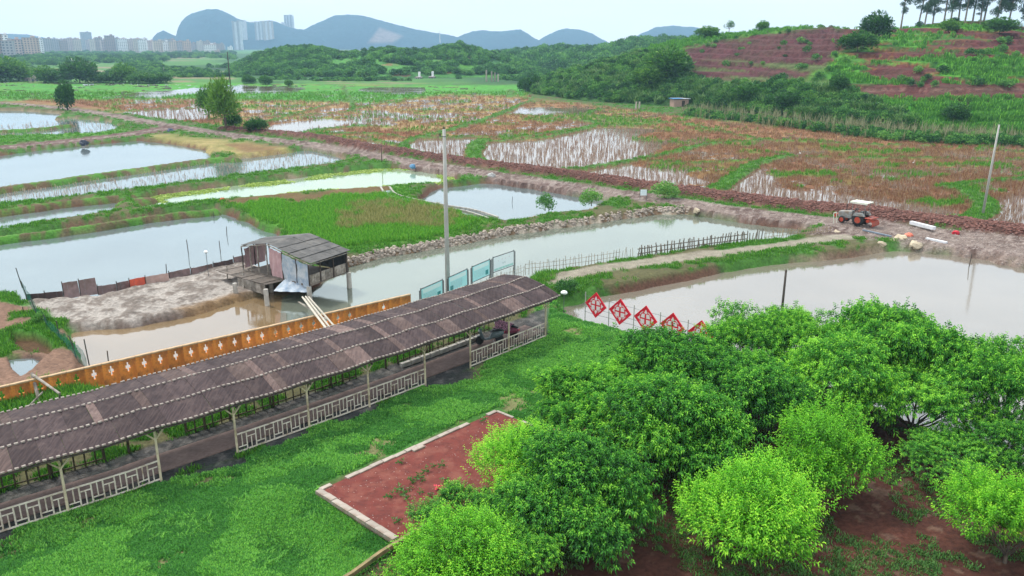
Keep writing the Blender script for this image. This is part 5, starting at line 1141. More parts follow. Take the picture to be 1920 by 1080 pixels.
# open deck of planks on the left
DL, DN, DB, DR = P(405,507,DZ-.1), P(497,534,DZ-.1), P(463,494,DZ-.1), P(548,522,DZ-.1)
nP = 13
for i in range(nP):
    a, c = lerp(DL, DN, (i+.03)/nP), lerp(DB, DR, (i+.03)/nP); a2, c2 = lerp(DL, DN, (i+.94)/nP), lerp(DB, DR, (i+.94)/nP); z = Vector((0, 0, q.uniform(-.02, .02)))
    v = [Hb(p+z) for p in (a, a2, c2, c)]; b = MB(); b.add(v+[p-Vector((0, 0, .04)) for p in v], [(0, 1, 2, 3), (4, 7, 6, 5), (0, 4, 5, 1), (1, 5, 6, 2), (2, 6, 7, 3), (3, 7, 4, 0)]); b.build('plank', PLANK, hut)
for i in range(6):                                   # skirting boards along the near side of the deck
    a, c = lerp(DL, DN, .45+.55*i/6), lerp(DL, DN, .45+.55*(i+.95)/6); m_ = (a+c)/2; u = (c-a).normalized(); MB().box(Hb(m_-Vector((0, 0, .42))), ((c-a).length, .04, .72+q.uniform(-.05, .05)), ax=(u, Vector((-u.y, u.x, 0)), Vector((0, 0, 1)))).build('skirting_board', GREYW, hut)
for p, r in ((P(443,560,-.6), .17), (P(501,572,-.6), .18), (at_z(lerp(E1, R1, .05), -.6), .19), (at_z(lerp(E2, R2, .05), -.6), .2), (at_z(R1, -.6), .17), (at_z(L1, -.6), .16)):
    MB().tube([Hb(at_z(p, -1.3)), Hb(at_z(p, DZ-.12))], [r, r*.9], 10).build('stilt', CONC, hut)
def pole_(a, c, r=.055, m=None, nm='post'): MB().tube([Hb(a), Hb(lerp(a, c, .5)+Vector((q.uniform(-.04, .04), q.uniform(-.04, .04), 0))), Hb(c)], [r, r*.9, r*.85], 6).build(nm, m or DARKW, hut)
for t in (0, .33, .62, .95): p = lerp(L1, R1, t); pole_(at_z(p, DZ-.05), p, .055, GREYW)
for t in (.0, .5, 1.): p = lerp(L1, L2, t); pole_(at_z(p, DZ-.05), p, .05)
for t in (.04, .35, .68, .97): p = lerp(R1, E1, t); pole_(at_z(p, DZ-.05), p-Vector((0, 0, .0)), .06)
for t in (.3, .62, .97): p = lerp(E1, E2, t)*.95+lerp(R1, R2, t)*.05; pole_(at_z(p, DZ-.05), p, .06 if t < .9 else .1)
for a, c in ((R1, R2), (E1, E2), (L1, L2), (L1, R1), (R1, E1), (lerp(R1, E1, .5), lerp(R2, E2, .5))): pole_(a-Vector((0, 0, .0)), c, .045, GREYW, 'roof_pole')
pole_(P(425,506,DZ)-Vector((0, 0, 1.8)), P(425,498,DZ+.3), .05, GREYW); pole_(P(457,560,-.6), P(455,508,DZ+.1), .05, GREYW)
def sheet_(pts, m, nm, fold=.05):
    """hanging sheet with folds between four corners (top a, b; bottom c, d)"""
    a, b_, c, d = pts; V = []; Fs = []; nx, nz_ = 10, 5; nrm = (b_-a).cross(Vector((0, 0, 1))).normalized()
    for i in range(nx+1):
        for j in range(nz_+1): V.append(Hb(lerp(lerp(a, b_, i/nx), lerp(d, c, i/nx), j/nz_)+nrm*(fold*math.sin(i*1.9+j*.8)+q.uniform(-.02, .02))))
    k = len(V); V += [v+nrm*.015 for v in V]
    for i in range(nx):
        for j in range(nz_): z = i*(nz_+1)+j; Fs += [(z, z+1, z+nz_+2, z+nz_+1), (k+z, k+z+nz_+1, k+z+nz_+2, k+z+1)]
    MB().add(V, Fs).build(nm, m, hut)
tA, tB = lerp(R1, E1, .35), lerp(R1, E1, .98); sheet_([tA-Vector((0, 0, .15)), tB-Vector((0, 0, .1)), at_z(tB, DZ-.25), at_z(tA, DZ-.1)], TARP, 'tarpaulin')
tA2 = lerp(R1, E1, .04); sheet_([tA2-Vector((0, 0, .15)), tA-Vector((0, 0, .15)), at_z(tA, DZ), at_z(tA2, DZ)], TARPP, 'curtain')
sheet_([P(535,523,DZ), P(583,530,DZ), P(580,548,DZ-.5), P(512,546,DZ-.6)], TARP, 'tarpaulin', .08)
sheet_([lerp(L1, L2, .1)-Vector((0, 0, .25)), lerp(L1, L2, .95)-Vector((0, 0, .2)), at_z(lerp(L1, L2, .95), DZ), at_z(lerp(L1, L2, .1), DZ)], TARPP, 'curtain')
for i in range(7):                                   # low plank wall under the right eave
    t0, t1 = .02+.95*i/7, .02+.95*(i+.94)/7; a, c = lerp(f1, f2, t0), lerp(f1, f2, t1); u = (c-a); u.z = 0; m_ = (a+c)/2; MB().box(Hb(at_z(m_, DZ+.33)), (u.length, .04, .66+q.uniform(-.04, .04)), ax=(u.normalized(), Vector((-u.y, u.x, 0)).normalized(), Vector((0, 0, 1)))).build('wall_board', GREYW, hut)
sheet_([lerp(R2, E2, .1)-Vector((0, 0, .2)), lerp(R2, E2, .95)-Vector((0, 0, .2)), at_z(lerp(R2, E2, .95), DZ), at_z(lerp(R2, E2, .1), DZ)], mat('dark_sheet', (.10,.10,.10), (.06,.06,.06), scale=2), 'back_sheet')
gw = thing('gangway', 'bundle of pale poles sloping from the hut down to the walkway roof', 'gangway', P(575,562,.3)); g0 = gw.location
for i, (a, c) in enumerate((((567,557,.7), (612,617,2.55)), ((573,556,.72), (620,616,2.55)), ((579,557,.7), (628,613,2.6)), ((571,560,.66), (616,620,2.5)))): MB().tube([P(*a)-g0, P(*c)-g0], [.06, .055], 7).build('pole', mat('pale_pole', (.50,.46,.38), (.34,.31,.26), scale=4, rand=.15), gw)
MB().beam(P(560,566,.0)-g0, P(612,598,.9)-g0, .14, .04).build('board', GREYW, gw)

# ================================================================== INFORMATION BOARDS
STEEL = mat('dull_grey_steel', (.13,.145,.15), (.08,.09,.10), scale=6, metal=.3, rough=.5)
CY = mat('cyan_print', (.36,.74,.76), (.46,.80,.80), scale=.9, rough=.35, bump=0); WP = mat('white_print', (.78,.84,.86), (.70,.79,.82), scale=.9, rough=.35, bump=0)
INK = mat('teal_ink', (.03,.22,.24), (.05,.28,.28), rough=.5, bump=0); INKG = mat('faint_ink', (.30,.42,.46), (.36,.48,.5), rough=.5, bump=0); WHP = mat('pale_print_area', (.62,.80,.80), (.66,.82,.82), rough=.4, bump=0)
def info_board(px0, py0, px1, py1, label, pm_, kind):
    a, c = P(px0, py0, 0.), P(px1, py1, 0.); u = (c-a); u.z = 0; w = u.length; an = math.atan2(u.y, u.x)
    t = thing('information_board', label, 'sign board', (a.x, a.y, -.15), an, 'information boards beside the canal')
    for x in (-.17, -.03, w+.03, w+.17): MB().tube([(x, 0, -.3), (x, 0, 2.05 if abs(x-w/2) < w/2+.1 else 1.92)], .036, 8).build('post', STEEL, t)
    MB().box((w/2, 0, 1.40), (w-.02, .04, 1.12)).build('panel', pm_, t)
    for z in (.82, 1.98): MB().beam((0, 0, z), (w, 0, z), .05, .05).build('frame_bar', STEEL, t)
    b = MB(); g = random.Random(px0)
    if kind == 1:                                    # lines of small print and a darker block at one corner
        MB().box((w*.5, -.023, 1.75), (w*.86, .004, .28)).build('heading', WHP, t)
        for i in range(6):
            x = w*.1; z = 1.52-.09*i
            while x < w*.68: l = g.uniform(.08, .22); b.box((x+l/2, -.024, z), (l, .004, .022)); x += l+.04
        b.build('lettering', INKG, t); MB().box((w*.83 if px0 != 842 else w*.15, -.024, 1.12), (w*.16, .004, .34)).build('picture', INK, t)
    else:
        for x, z, l, h in ((.3, 1.6, .05, .05), (.55, 1.65, .12, .03), (.75, 1.63, .1, .03), (1.0, 1.68, .06, .05)): b.box((x*w/1.3, -.024, z), (l, .004, h))
        b.build('lettering', mat('rose_ink', (.6,.35,.4), rough=.5, bump=0), t); b = MB()
        for x in (.6, .72): b.box((x*w/1.3, -.024, 1.33), (.07, .004, .12))
        b.build('lettering', INKG, t); MB().box((w*.5, -.023, .98), (w*.94, .004, .16)).build('tint_band', mat('mint_print', (.45,.75,.70), rough=.4, bump=0), t)
    return t
info_board(791,592,830,573,'cyan information board nearest the orange wall, first from the left', CY, 1)
info_board(842,568,876,551,'cyan information board directly behind the concrete pole, dark block at its lower left', CY, 1)
info_board(886,546,918,531,'cyan information board third from the left, next to the white one', CY, 1)
info_board(925,527,963,513,'white information board with faint print at the right end of the row', WP, 2)

# ================================================================== POLES AND LAMPS
CPOLE = mat('pole_concrete', (.40,.39,.36), (.33,.32,.30), scale=1.5, bump=.2)
def utility_pole(px, py, ptop, r, label, m, arm=True, lean=0.):
    c = P(px, py, 0.); s = (c.y*math.cos(PIT)+H*math.sin(PIT))/F; z = 0
    for k in range(4000):
        z += .01
        if pxof(c.x, c.y, z)[1] <= ptop: break
    t = thing('utility_pole', label, 'pole', (c.x, c.y, -.1)); MB().tube([(0, 0, -.3), (lean*z*.5, 0, z*.5), (lean*z, 0, z)], [r, r*.82, r*.62], 12).build('shaft', m, t, True)
    if arm:
        for i, (dx, dz) in enumerate(((0., .02), (-.28, -.42))):
            b = MB(); b.lathe((lean*z+dx, 0, z+dz), [(.03, 0), (.07, .03), (.04, .08), (.07, .12), (.03, .18)], 8); b.build('insulator', DARKW, t)
        MB().beam((lean*z-.32, 0, z-.45), (lean*z+.05, 0, z-.45), .05, .05).build('crossarm', STEEL, t)
        MB().lathe((0, 0, z-.5), [(r*.72, 0), (r*.72, .05)], 12).build('clamp', STEEL, t)
    return t
utility_pole(840, 549, 240, .18, 'tall round concrete utility pole rising behind the information boards', CPOLE)
utility_pole(1842, 404, 232, .14, 'concrete utility pole leaning slightly in the brown paddies at the right', CPOLE, False, .012)
utility_pole(432, 158, 97, .3, 'dark thin far pole standing behind the feathery willow', DARKW, False)
utility_pole(716, 305, 270, .07, 'short dark post standing on the red mud of the road', DARKW, False)
utility_pole(1455, 690, 503, .09, 'dark wooden post standing in the pond behind the peach trees', DARKW, False)
for px, py, pt, lb in ((28,146,133,'0'),(622,143,128,'thin pale far pole below the wooded hill'),(757,144,134,'short pale far pole right of the wooded hill foot'),(308,138,126,'thin far pole on the plain below the town')):
    if lb != '0': utility_pole(px, py, pt, .16, lb, CPOLE, False)
LAMPW = mat('milky_lamp_glass', (.82,.84,.82), (.74,.76,.74), rough=.3, bump=0)
def lamp(px, py, ptop, z0, label, r=.22):
    c = P(px, py, z0); z = .3
    while pxof(c.x, c.y, z0+z)[1] > ptop: z += .01
    t = thing('garden_lamp', label, 'lamp', (c.x, c.y, z0)); MB().tube([(0, 0, -.3), (0, 0, z-r*.9)], .022, 8).build('pole', STEEL, t)
    MB().lathe((0, 0, z-r), [(.05, 0), (r*.8, .02), (r, r*.35), (r*.85, r*.7), (r*.45, r*.95), (.02, r*1.05)], 14).build('lamp_shade', LAMPW, t, True); MB().lathe((0, 0, z-r-.06), [(.05, 0), (.06, .06)], 8).build('collar', STEEL, t)
lamp(1057, 580, 545, 0, 'white domed garden lamp at the end of the walkway by the muddy pond', .24); lamp(391, 517, 470, -.1, 'white topped lamp on a dark pole beside the hut deck', .17)

# ================================================================== RED DIAMOND SIGNS
RED = mat('red_sign_paint', (.74,.022,.05), (.66,.018,.04), rough=.4, bump=0); PINKW = mat('white_cutout', (.80,.70,.72), (.74,.62,.65), rough=.4, bump=0)
rs0, rs1 = P(1096,596,0.), P(1235,637,0.); ru = (rs1-rs0); ru.z = 0; rstep = ru.length/3; ru.normalize(); ran = math.atan2(ru.y, ru.x)
sf = thing('sign_frame', 'thin wire and post frame carrying the red diamond signs by the pond', 'frame', rs0, ran)
for i in range(8): MB().tube([(i*rstep, .05, -.3), (i*rstep, .05, 1.75)], .03, 8).build('post', CPOLE, sf)
for z in (.45, .8, 1.55): MB().tube([(-.1+k*rstep*.5, .05, z-.05*(k % 2)) for k in range(15)], .012, 4).build('wire', STEEL, sf)
def diamond(x, label):
    p = rs0+ru*x; t = thing('red_diamond_sign', label, 'sign', (p.x, p.y, 1.08), ran, 'red diamond signs on the wire frame'); h = .86
    def pl(pts, y, th, nm, m):
        b = MB(); k = len(pts); b.add([(a, y, c) for a, c in pts]+[(a, y+th, c) for a, c in pts], [tuple(range(k)), tuple(range(2*k-1, k-1, -1))]+[(i, k+i, k+(i+1) % k, (i+1) % k) for i in range(k)]); return b.build(nm, m, t)
    pl([(0, -h), (h, 0), (0, h), (-h, 0)], 0, .03, 'board', RED)
    for s in range(4):                               # raised border
        a = [(0, -h), (h, 0), (0, h), (-h, 0)][s]; c = [(h, 0), (0, h), (-h, 0), (0, -h)][s]; g = .87
        pl([a, c, (c[0]*g, c[1]*g), (a[0]*g, a[1]*g)], -.022, .02, 'border', RED)
    def ring(cx, cz, r0, r1, a0, a1): 
        n_ = 8; return [(cx+r1*math.cos(a0+(a1-a0)*i/n_), cz+r1*math.sin(a0+(a1-a0)*i/n_)) for i in range(n_+1)]+[(cx+r0*math.cos(a1-(a1-a0)*i/n_), cz+r0*math.sin(a1-(a1-a0)*i/n_)) for i in range(n_+1)]
    cut = [[(-.36, .05), (-.08, .04), (-.07, .30), (-.28, .28)], [(.05, .04), (.33, .05), (.26, .30), (.05, .30)], [(-.32, -.33), (-.08, -.34), (-.09, -.05), (-.38, -.05)], [(.06, -.34), (.30, -.31), (.36, -.05), (.05, -.05)],
           [(-.60, -.02), (-.42, -.15), (-.42, .15)], [(.42, -.15), (.60, .02), (.42, .15)], [(-.12, .37), (.0, .31), (.12, .37), (.0, .60)], [(-.12, -.40), (.0, -.62), (.12, -.40), (.0, -.34)],
           ring(-.02, .0, .44, .49, .5, 1.2), ring(0, 0, .44, .49, 2.0, 2.7), ring(0, 0, .44, .49, 3.6, 4.3), ring(0, 0, .44, .49, 5.1, 5.8)]
    for c in cut: pl(c, -.012, .01, 'cutout', PINKW)
for i, lb in enumerate(('red diamond sign nearest the white lamp, first from the left','red diamond sign second from the left on the frame','red diamond sign third from the left, fully in view above the grass','red diamond sign fourth from the left, its lower tip hidden by the tree','red diamond sign almost hidden behind the peach tree')): diamond(rstep*(.47+i*1.0), lb)

# ================================================================== FENCES
q = random.Random(21)
STK = mat('pale_stake', (.42,.38,.32), (.28,.25,.21), scale=6, rand=.25); STKD = mat('dark_stake', (.24,.20,.165), (.14,.12,.10), scale=6, rand=.3)
def picket_fence(px, label, sp_, h, m, wob=.1, r=.022, rail=True, name='picket_fence'):
    l = smooth_line(px, 6); w = wpoly(l); sg = np.r_[0, np.cumsum(np.linalg.norm(np.diff(w, axis=0), axis=1))]; t = thing(name, label, 'fence', (*w[0], 0)); o_ = t.location; n_ = int(sg[-1]/sp_)
    for i in range(n_+1):
        s = i*sp_; x, y = np.interp(s, sg, w[:, 0]), np.interp(s, sg, w[:, 1]); hh = h*q.uniform(.8, 1.15); MB().tube([Vector((x, y, -.25))-o_, Vector((x+q.uniform(-wob, wob), y+q.uniform(-wob, wob)*.4, hh))-o_], [r, r*.8], 5).build('picket', m, t)
    if rail:
        for z in (h*.3, h*.72): MB().tube([Vector((a, b_, z+q.uniform(-.03, .03)))-o_ for a, b_ in w[::4]], r*.7, 5).build('rail', m, t)
    return t
picket_fence([(788,600),(830,580),(880,555),(930,533),(985,512)], 'pale bent picket fence running beneath the information boards', .3, .75, STK, .1)
picket_fence([(985,510),(1040,504),(1110,494),(1190,482)], 'thin white picket fence beside the canal, right of the white board', .30, .85, STK, .12, .03)
picket_fence([(1195,482),(1260,472),(1340,461),(1430,449)], 'dark irregular stake fence along the canal path', .27, .95, STKD, .2, .06)
picket_fence([(1432,449),(1500,441),(1560,437)], 'brown leaning lattice-like stick fence at the far end of the canal path', .26, .75, mat('brown_stick', (.34,.26,.17), (.22,.16,.10), rand=.2), .22, .028)
NET = None
def net_mat(name, c, a=.55):
    m, n, o = nodes(name); d = N(n, 'BsdfDiffuse'); d.inputs[0].default_value = (*c, 1); t = N(n, 'BsdfTransparent'); mx_ = N(n, 'MixShader'); vo = noise(n, 3, 3); f = ramp(n, vo, [(.35, (a*.7,)), (.7, (min(1, a*1.3),))]); n.links.new(f, mx_.inputs[0]); n.links.new(t.outputs[0], mx_.inputs[1]); n.links.new(d.outputs[0], mx_.inputs[2]); n.links.new(mx_.outputs[0], o.inputs[0]); return m
nf_ = thing('net_fence', 'green net fence on leaning posts at the left end of the brown pond', 'fence', P(52,560,0)); o_ = nf_.location
base = [(42,540),(52,562),(70,592),(90,618),(113,641),(144,672),(168,688)]; bw = [P(x, y, -.05) for x, y in base]; V = []; Fs = []
for i in range(len(bw)-1):
    for k in range(5):
        p = lerp(bw[i], bw[i+1], k/5); V += [p-Vector((0, 0, .2))-o_, p+Vector((q.uniform(-.06, .06), 0, .45+q.uniform(-.05, .05)))-o_, p+Vector((q.uniform(-.1, .1), 0, .85+q.uniform(-.15, .08)))-o_]
for i in range(len(V)//3-1):
    for k in range(2): Fs.append((i*3+k, i*3+k+1, i*3+k+4, i*3+k+3))
MB().add(V, Fs).build('net', net_mat('green_net', (.03,.16,.12)), nf_)
GP = mat('dark_green_post', (.05,.07,.06), (.09,.08,.07), rand=.2)
for (x, y), hh in zip(base, (1.35, 1.2, 1., .8, 1.15, 1.2, 1.45)): p = P(x, y, -.2); MB().tube([p-o_, p-o_+Vector((q.uniform(-.25, .05), 0, hh+.2))], [.035, .03], 6).build('post', GP, nf_)
bf = thing('board_fence', 'patchwork fence of old brown boards and sheets along the big left pond', 'fence', P(120,556,0)); o_ = bf.location
MAUVE = mat('old_mauve_board', (.23,.155,.15), (.15,.105,.10), scale=2, rand=.2, dirt=(.12,.08,.07)); TAN_ = mat('pink_tan_sheet', (.42,.29,.25), (.33,.22,.19), scale=2); REDN = mat('orange_red_cloth', (.60,.10,.05), (.45,.08,.05), scale=3); DKB = mat('dark_board', (.085,.055,.052), (.05,.035,.034), scale=2)
for (x0, y0, x1, y1, hh, m, ln) in ((50,562,84,560,.42,DKB,0),(85,560,119,557,.45,DKB,0),(120,556,150,551,.98,MAUVE,.3),(151,551,183,546,1.0,MAUVE,.3),(184,548,219,543,.45,MAUVE,.1),(220,543,243,538,.5,MAUVE,.1),(244,540,274,534,.62,REDN,.15),(274,534,318,526,.6,TAN_,.2),(318,524,358,515,.55,MAUVE,.15),(359,515,400,506,.5,MAUVE,.1),(401,505,438,497,.5,DKB,.1),(439,496,470,489,.6,MAUVE,.1)):
    a, c = P(x0, y0, -.25), P(x1, y1, -.25); u = c-a; w = u.length; u.normalize(); up = Vector((-u.y*ln, u.x*ln, 1)).normalized(); nn = u.cross(up); k = MB()
    n_ = max(2, int(w/.3))
    for i in range(n_):
        m_ = a+u*(w*(i+.5)/n_); k.box(m_+up*(hh/2-.1)-o_+nn*(.02 if i % 2 else -.005), (w/n_-.004, .03, hh+.2+q.uniform(-.03, .03)), ax=(u, nn, up))
    k.build('board_panel', m, bf); MB().tube([a-o_-Vector((0, 0, .2)), a+Vector((0, 0, hh+.15))-o_], .03, 6).build('stake', DARKW, bf)
for x, y, hh, z, lb in ((312,512,.75,-.4,'dark stake leaning out of the pond near the pink sheets'),(203,679,.7,-.5,'short black stake at the water edge behind the orange wall'),(44,590,.55,-.1,'short stake in the mud left of the green net'),(401,405,.5,-.5,'dark stub standing near the corner of the big left pond'),(1029,392,1.3,-.1,'thin upright stick beside the diamond pond'),(353,472,1.1,-.5,'thin stick standing in the big left pond'),(413,470,.9,-.5,'slim stake in the big left pond'),(425,440,.8,-.5,'slim stake near the far bank of the big left pond'),(1817,498,1.0,-.5,'lone tilted stake standing in the right pond'),(117,372,.9,-.3,'thin stick on the bank of the stubble pond'),(960,378,.6,-.5,'little stick in the diamond pond')):
    p = P(x, y, z); o = MB().tube([(0, 0, -.3), (q.uniform(-.08, .08), 0, hh)], [.035, .03], 6).build('stake', DARKW, None, loc=p); tag(o, lb, 'stake')

# ================================================================== SCOOTERS
BLK = mat('black_plastic', (.035,.035,.04), (.02,.02,.022), rough=.45, bump=0); TYRE = mat('tyre_rubber', (.03,.03,.03), rough=.85); CHR = mat('brushed_metal', (.5,.5,.5), metal=.8, rough=.35, bump=0)
def scooter(p, an, body, label):
    t = thing('motor_scooter', label, 'scooter', p, an, 'scooters parked under the walkway roof')
    for x in (-.6, .62):
        yx = (Vector((1, 0, 0)), Vector((0, 0, 1)), Vector((0, 1, 0)))
        w = MB().lathe((x, -.06, .25), [(.16, 0), (.25, .02), (.26, .06), (.25, .10), (.16, .12)], 16, yx).build('wheel', TYRE, t, True); MB().lathe((x, -.05, .25), [(.15, 0), (.15, .10)], 12, yx).build('rim', CHR, w)
    b = MB(); 
    def loft(secs):
        base_ = len(b.v)
        for (x, z0, z1, w) in secs:
            for a in range(10): aa = a/10*6.283; b.v.append((x, math.cos(aa)*w/2, (z0+z1)/2+math.sin(aa)*(z1-z0)/2))
        for i in range(len(secs)-1):
            for a in range(10): b.f.append((base_+i*10+a, base_+(i+1)*10+a, base_+(i+1)*10+(a+1) % 10, base_+i*10+(a+1) % 10))
        b.f.append(tuple(base_+a for a in range(10))); b.f.append(tuple(base_+(len(secs)-1)*10+a for a in range(10))[::-1])
    loft([(-.88, .5, .66, .1), (-.7, .38, .74, .28), (-.4, .3, .76, .34), (-.12, .26, .66, .3), (.02, .24, .36, .32), (.3, .24, .34, .3), (.42, .26, .6, .34), (.52, .3, .95, .38), (.6, .55, 1.0, .24), (.66, .8, .98, .1)])
    b.build('body', body, t, True); b = MB(); loft([(-.85, .70, .78, .16), (-.6, .72, .86, .28), (-.2, .72, .84, .28), (-.05, .68, .76, .18)]); b.build('seat', BLK, t, True)
    MB().tube([(.62, 0, .25), (.56, 0, .6), (.46, 0, 1.02)], .03, 6).build('fork', CHR, t); hb = MB().tube([(.38, -.34, 1.06), (.46, -.1, 1.04), (.46, .1, 1.04), (.38, .34, 1.06)], .02, 6).build('handlebar', BLK, t)
    for s in (-1, 1): MB().tube([(.46, s*.2, 1.05), (.44, s*.28, 1.2)], .01, 4).build('mirror_stem', BLK, t); MB().lathe((.44, s*.29, 1.2), [(.02, 0), (.06, .01), (.02, .03)], 10, (Vector((0, 1, 0)), Vector((0, 0, 1)), Vector((1, 0, 0)))).build('mirror', CHR, t)
    MB().lathe((.6, 0, .86), [(.02, 0), (.08, .02), (.06, .09)], 12, (Vector((0, 1, 0)), Vector((0, 0, 1)), Vector((1, 0, 0)))).build('headlight', LAMPW, t, True)
    MB().box((.62, 0, .54), (.34, .13, .03)).build('mudguard', body, t); MB().box((-.92, 0, .62), (.03, .12, .08)).build('tail_light', RED, t); MB().tube([(-.2, .1, .25), (-.25, .22, .0)], .015, 5).build('stand', CHR, t)
    return t
wang = math.atan2(*(Wk(SP[7]+.5)-Wk(SP[7]-.5)).yx)
scooter(Wk(SP[7]+.25, 1.75, .045), wang+2.6, mat('grey_scooter_paint', (.16,.20,.21), (.10,.13,.14), rough=.35, bump=0), 'grey scooter parked under the roof, left of the pink one')
s2 = scooter(Wk(SP[7]+1.6, 1.75, .045), wang+1.9, mat('dark_pink_paint', (.30,.07,.12), (.20,.05,.08), rough=.4, bump=0), 'dark scooter with a pink flowered rain cape, nearest the far end of the walkway')
pc = mat('pink_flowered_cloth', (.62,.30,.42), (.10,.06,.08), scale=16, lo=.45, hi=.55); b = MB(); V = []
for i in range(7):
    for j in range(9): a = math.pi*(j/8)*1.0; x = .52-i*.17; V.append((x, .34*math.cos(a), .62+.46*math.sin(a)*(1-.05*i)+.02*math.sin(i*2+j)))
b.add(V+[(v[0], v[1]*.96, v[2]-.02) for v in V], [(i*9+j, (i+1)*9+j, (i+1)*9+j+1, i*9+j+1) for i in range(6) for j in range(8)]+[(63+i*9+j, 63+i*9+j+1, 63+(i+1)*9+j+1, 63+(i+1)*9+j) for i in range(6) for j in range(8)]); b.build('rain_cape', pc, s2, True)

# ================================================================== TRACTOR
TR_R = mat('orange_red_paint', (.50,.065,.03), (.36,.045,.025), rough=.5, bump=0, dirt=(.25,.10,.06)); TR_G = mat('dusty_grey_paint', (.30,.31,.30), (.20,.20,.19), rough=.6, dirt=(.22,.17,.13)); CAN = mat('cream_canopy', (.66,.66,.56), (.54,.54,.46), rough=.6)
ta, tb = P(1572,414,.1), P(1632,424,.1); tv = tb-ta; tan_ = math.atan2(tv.y, tv.x); tr = thing('tractor', 'small tractor with a cream canopy and orange red tiller working on the muddy road', 'tractor', P(1603,420,.08), tan_)
yx = (Vector((1, 0, 0)), Vector((0, 0, 1)), Vector((0, 1, 0)))
for s in (-1, 1):
    w = MB().lathe((.55, s*.62-.14, .58), [(.30, 0), (.56, .02), (.60, .08), (.60, .20), (.56, .26), (.30, .28)], 22, yx).build('rear_wheel', TYRE, tr, True)
    MB().lathe((.55, s*.62-.15, .58), [(.31, 0), (.31, .02), (.12, .06), (.12, .24), (.31, .28), (.31, .30)], 16, yx).build('rim', TR_R, w)
    for k in range(16): a = k*math.pi/8; MB().box((.55+.61*math.cos(a), s*.62, .58+.61*math.sin(a)), (.06, .26, .05), ax=(Vector((math.cos(a), 0, math.sin(a))), Vector((0, 1, 0)), Vector((-math.sin(a), 0, math.cos(a))))).build('lug', TYRE, w)
    w = MB().lathe((-1.15, s*.5-.09, .36), [(.2, 0), (.34, .02), (.36, .09), (.34, .16), (.2, .18)], 18, yx).build('front_wheel', TYRE, tr, True); MB().lathe((-1.15, s*.5-.1, .36), [(.21, 0), (.08, .05), (.08, .15), (.21, .2)], 14, yx).build('rim', TR_R, w)
    b = MB(); b.add([(.0, s*.44, .95), (.2, s*.44, 1.25), (.9, s*.44, 1.28), (1.15, s*.44, 1.0), (.0, s*.80, .95), (.2, s*.80, 1.25), (.9, s*.80, 1.28), (1.15, s*.80, 1.0)], [(0, 1, 5, 4), (1, 2, 6, 5), (2, 3, 7, 6), (0, 3, 2, 1), (4, 5, 6, 7)]); b.build('mudguard', TR_G, tr)
b = MB(); secs = [(-1.75, .62, 1.02, .42), (-1.6, .55, 1.15, .56), (-.9, .55, 1.25, .6), (-.3, .55, 1.3, .62)]
for (x, z0, z1, w) in secs: b.v += [(x, -w/2, z0), (x, w/2, z0), (x, w/2, z1-.08), (x, w/2-.1, z1), (x, -w/2+.1, z1), (x, -w/2, z1-.08)]
for i in range(3):
    for a in range(6): b.f.append((i*6+a, (i+1)*6+a, (i+1)*6+(a+1) % 6, i*6+(a+1) % 6))
b.f += [tuple(range(6)), tuple(range(23, 17, -1))]; b.build('bonnet', TR_G, tr)
MB().box((.1, 0, .62), (1.6, .42, .34)).build('chassis', BLK, tr); MB().box((.62, 0, 1.02), (.45, .5, .1)).build('seat', BLK, tr); MB().box((.84, 0, 1.25), (.08, .48, .4)).build('seat_back', BLK, tr)
MB().tube([(-.28, 0, 1.2), (.05, 0, 1.5)], .03, 6).build('steering_column', BLK, tr); MB().lathe((.06, 0, 1.5), [(.2, 0), (.22, .02), (.2, .04), (.18, .02)], 16).build('steering_wheel', BLK, tr); MB().tube([(-1.1, .2, 1.2), (-1.1, .2, 1.85)], .04, 8).build('exhaust', BLK, tr)
for x, s in ((-.2, -1), (-.2, 1), (1.05, -1), (1.05, 1)): MB().tube([(x, s*.5, .95), (x, s*.52, 2.25)], .025, 6).build('canopy_post', TR_G, tr)
MB().box((.42, 0, 2.28), (1.75, 1.25, .06)).build('canopy', CAN, tr)
for s in (-1, 1): MB().box((.42, s*.64, 2.2), (1.75, .03, .14)).build('canopy_valance', CAN, tr)
MB().beam((-1.95, -.35, .62), (-1.95, .35, .62), .18, .3).build('ballast', TR_R, tr)
tl_ = MB().tube([(1.55, -.75, .62), (1.55, .75, .62)], .16, 10).build('tiller_drum', TR_R, tr)
MB().beam((1.1, 0, .75), (1.5, 0, .85), .4, .12).build('hitch', BLK, tr); MB().box((1.55, 0, .86), (.7, 1.5, .05)).build('tiller_hood', TR_R, tr)
for i in range(7):
    y = -.66+i*.22; MB().tube([(1.75, y, .62), (2.0, y, .55), (2.05, y, .2), (1.9, y, .05)], [.05, .045, .04, .02], 6).build('tine', TR_R, tl_)
for s in (-.3, .3): MB().tube([(-1.6, s-.9, -.05), (-1.7, s-.9, 1.0)], .04, 6).build('white_prop', CAN, tr)
MB().tube([(-1.7, -1.2, 1.0), (-1.7, -.6, 1.0)], .04, 6).build('white_prop', CAN, tr)

